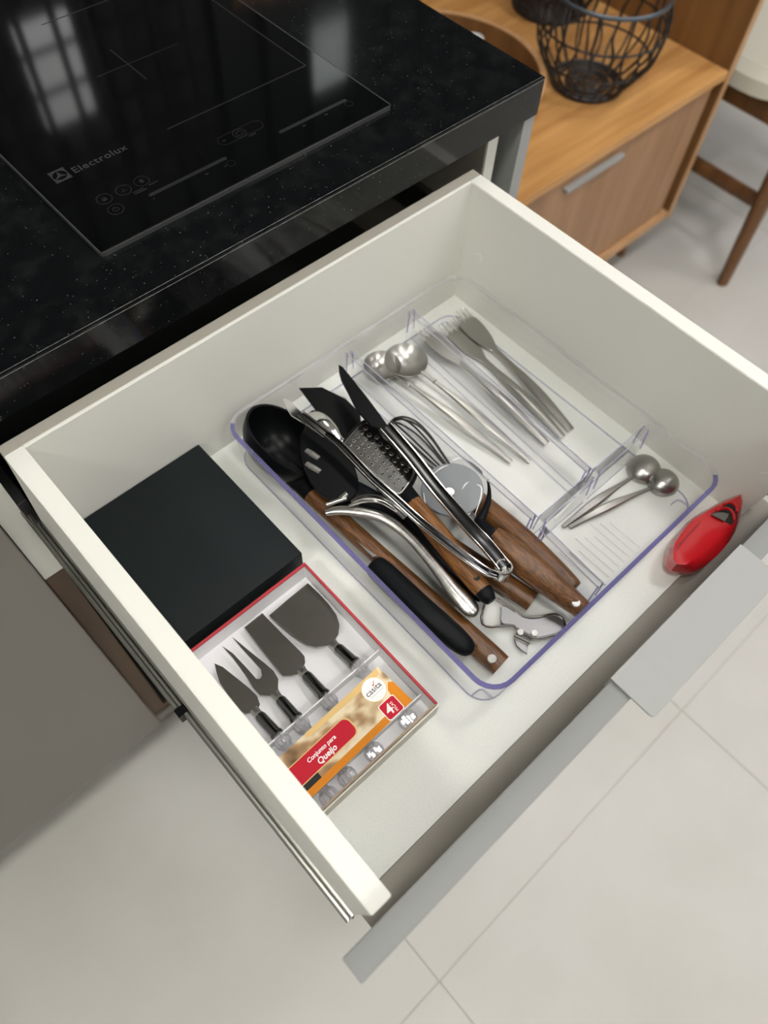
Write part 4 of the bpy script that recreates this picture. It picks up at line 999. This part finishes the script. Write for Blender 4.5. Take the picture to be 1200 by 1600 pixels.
# ---------------------------------------------------------------- oak sideboard and the things on it
SZ, SX1, SY, SD = -.25, 1.7405, .7045, .64
SX0 = .86
sd_ = thing('sideboard', 'low oak sideboard with a metal pull beyond the counter end', 'sideboard', (1.3, 1.02, -.66))
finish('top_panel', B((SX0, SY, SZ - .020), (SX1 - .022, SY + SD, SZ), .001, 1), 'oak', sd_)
finish('side_panel', B((SX1 - .020, SY, -.645), (SX1, SY + SD, SZ + .85), .001, 1), 'oak_dark', sd_)  # inner face in shadow, its darkness put into the oak colour
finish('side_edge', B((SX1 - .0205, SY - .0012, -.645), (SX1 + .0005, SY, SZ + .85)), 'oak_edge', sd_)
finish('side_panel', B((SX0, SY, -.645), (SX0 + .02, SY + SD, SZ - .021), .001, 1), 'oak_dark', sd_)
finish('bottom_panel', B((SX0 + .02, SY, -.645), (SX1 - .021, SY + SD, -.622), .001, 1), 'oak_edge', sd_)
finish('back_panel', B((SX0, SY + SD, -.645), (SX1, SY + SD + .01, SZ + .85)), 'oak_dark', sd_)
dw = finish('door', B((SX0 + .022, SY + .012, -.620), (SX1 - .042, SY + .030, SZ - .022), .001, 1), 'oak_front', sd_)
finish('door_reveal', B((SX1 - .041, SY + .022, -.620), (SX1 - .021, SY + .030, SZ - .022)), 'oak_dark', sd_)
pa, pb = (1.1865, 0.716, -0.3055), (1.3742, 0.716, -0.3044)
finish('pull', B((pa[0], .704, pa[2] - .006), (pb[0], .7175, pa[2] + .003), .001, 1), 'grey_metal', dw)
for x in (SX0 + .06, SX1 - .08):
    for y in (SY + .06, SY + SD - .06):
        finish('leg', lathe(bmesh.new(), [(0, FLOOR), (.012, FLOOR), (.018, -.645), (0, -.645)], Matrix.Translation((x, y, 0)), 14), 'chair_wood', sd_)

def wire_basket(label, c, r0, rm, r1, h, n, rings, dense=False):
    o = thing('wire_basket', label, 'basket', (c[0], c[1], SZ), 'black wire baskets')
    def rad(f): return r0 + (rm - r0) * math.sin(min(f / .62, 1) * math.pi / 2) if f < .62 else rm + (r1 - rm) * ((f - .62) / .38) ** 2
    for k in range(n):
        a = 2 * math.pi * k / n; rr = random.Random(k)
        pts = []
        for j in range(7):
            f = j / 6; aa = a + rr.uniform(-.06, .06); pts.append((c[0] + rad(f) * math.cos(aa), c[1] + rad(f) * math.sin(aa), SZ + .006 + h * f, .0022 + rr.uniform(0, .0014)))
        finish('rib', T(pts, 5, 3), 'wire', o)
    rg = lambda r, z, w: sweep(bmesh.new(), [(c[0] + r * math.cos(2 * math.pi * j / 30), c[1] + r * math.sin(2 * math.pi * j / 30), z, w) for j in range(30)], 6, 0, closed=True)
    for r, w in rings: finish('base_coil', rg(r, SZ + .006, w), 'wire', o)
    for f in (.33, .66): finish('hoop', rg(rad(f), SZ + .006 + h * f, .0025), 'wire', o)
    finish('rim', rg(r1, SZ + .006 + h, .0045), 'bluewire', o)
    for k in range(8):
        a = 2 * math.pi * k / 8
        finish('base_spoke', T([(c[0] + .01 * math.cos(a), c[1] + .01 * math.sin(a), SZ + .006, .002), (c[0] + r0 * math.cos(a + .5), c[1] + r0 * math.sin(a + .5), SZ + .006, .002)], 5, 0), 'wire', o)
    return o
wire_basket('open black wire basket with a coiled base on the oak top', (1.428, .876), .074, .130, .118, .185, 24, ((.074, .0055), (.060, .0035), (.044, .0045), (.033, .003), (.021, .003), (.010, .003)))
wire_basket('denser black wire basket behind the first, at the frame edge', (1.598, 1.135), .082, .105, .10, .12, 22, ((.082, .006), (.069, .0055), (.060, .005), (.051, .005), (.042, .005), (.033, .005), (.024, .005), (.014, .005)))
rt = thing('round_wooden_tray', 'round oak tray with a raised rim at the counter corner', 'tray', (1.135, 1.05, SZ))
tc = (1.135, 1.05)
lathe_b = lathe(bmesh.new(), [(0, SZ + .0005), (.215, SZ + .0005), (.224, SZ + .058), (.213, SZ + .058), (.206, SZ + .010), (0, SZ + .010)], Matrix.Translation((tc[0], tc[1], 0)), 64)
finish('body', lathe_b, 'oak_dark', rt)
finish('rim', sweep(bmesh.new(), [(tc[0] + .2185 * math.cos(2 * math.pi * k / 64), tc[1] + .2185 * math.sin(2 * math.pi * k / 64), SZ + .059, .0062, .003) for k in range(64)], 8, 0, closed=True), 'oak_edge', rt)
cup = lathe(bmesh.new(), [(0, 0), (.022, 0), (.027, .02), (.028, .055), (.026, .055), (.024, .02), (0, .004)], Matrix.Translation((1.288, 1.09, SZ + .0105)) @ Matrix.Scale(.75, 4), 24)
top('cup', cup, 'ceramic', 'small white cup standing in the round wooden tray', 'cup')

# ---------------------------------------------------------------- dining chair
chx, chy = 1.79, .506
ch_ = thing('dining_chair', 'walnut dining chair with cream seat right of the sideboard', 'chair', (chx + .22, chy + .2, FLOOR))
def leg(x, y, lean, up_to, nm='leg'):
    finish(nm, T([(x, y, FLOOR, .019, .015), (x + lean * .25, y + .012, FLOOR + .14, .024, .018), (x + lean * .7, y + .03, FLOOR + .34, .034, .022), (x + lean, y + .04, up_to, .036, .024)], 12, 6, up=(0, 1, 0)), 'chair_wood', ch_)
leg(chx, chy, .075, -.31); leg(chx + .46, chy, -.02, -.31); leg(chx + .03, chy + .44, .03, -.31); leg(chx + .43, chy + .44, -.02, -.31)
def bar(a, b, rx, rz, nm): finish(nm, T([(*a, rx, rz), (*b, rx, rz)], 10, 0, square=True), 'chair_wood', ch_)
bar((chx + .045, chy + .02, -.55), (chx + .045, chy + .45, -.55), .011, .018, 'stretcher')
bar((chx + .42, chy + .02, -.55), (chx + .42, chy + .45, -.55), .011, .018, 'stretcher')
bar((chx + .05, chy + .035, -.345), (chx + .05, chy + .46, -.345), .013, .032, 'seat_rail')
bar((chx + .43, chy + .035, -.345), (chx + .43, chy + .46, -.345), .013, .032, 'seat_rail')
bar((chx + .05, chy + .035, -.345), (chx + .43, chy + .035, -.345), .013, .032, 'seat_rail')
bar((chx + .05, chy + .46, -.345), (chx + .43, chy + .46, -.345), .013, .032, 'seat_rail')
cu = bmesh.new(); prism(cu, rrect(chx - .005, chy + .06, chx + .47, chy + .52, .12, 8), -.312, -.255, .022)
finish('seat_cushion', cu, 'cushion', ch_)
for x in (chx + .05, chx + .42): finish('back_post', T([(x, chy + .47, -.35, .018, .016), (x, chy + .50, -.05, .016, .014), (x, chy + .56, .14, .013, .012)], 10, 5, up=(0, 1, 0)), 'chair_wood', ch_)
finish('backrest', T([(chx + .04, chy + .535, .10, .012, .045), (chx + .235, chy + .565, .10, .012, .055), (chx + .43, chy + .535, .10, .012, .045)], 12, 5), 'chair_wood', ch_)
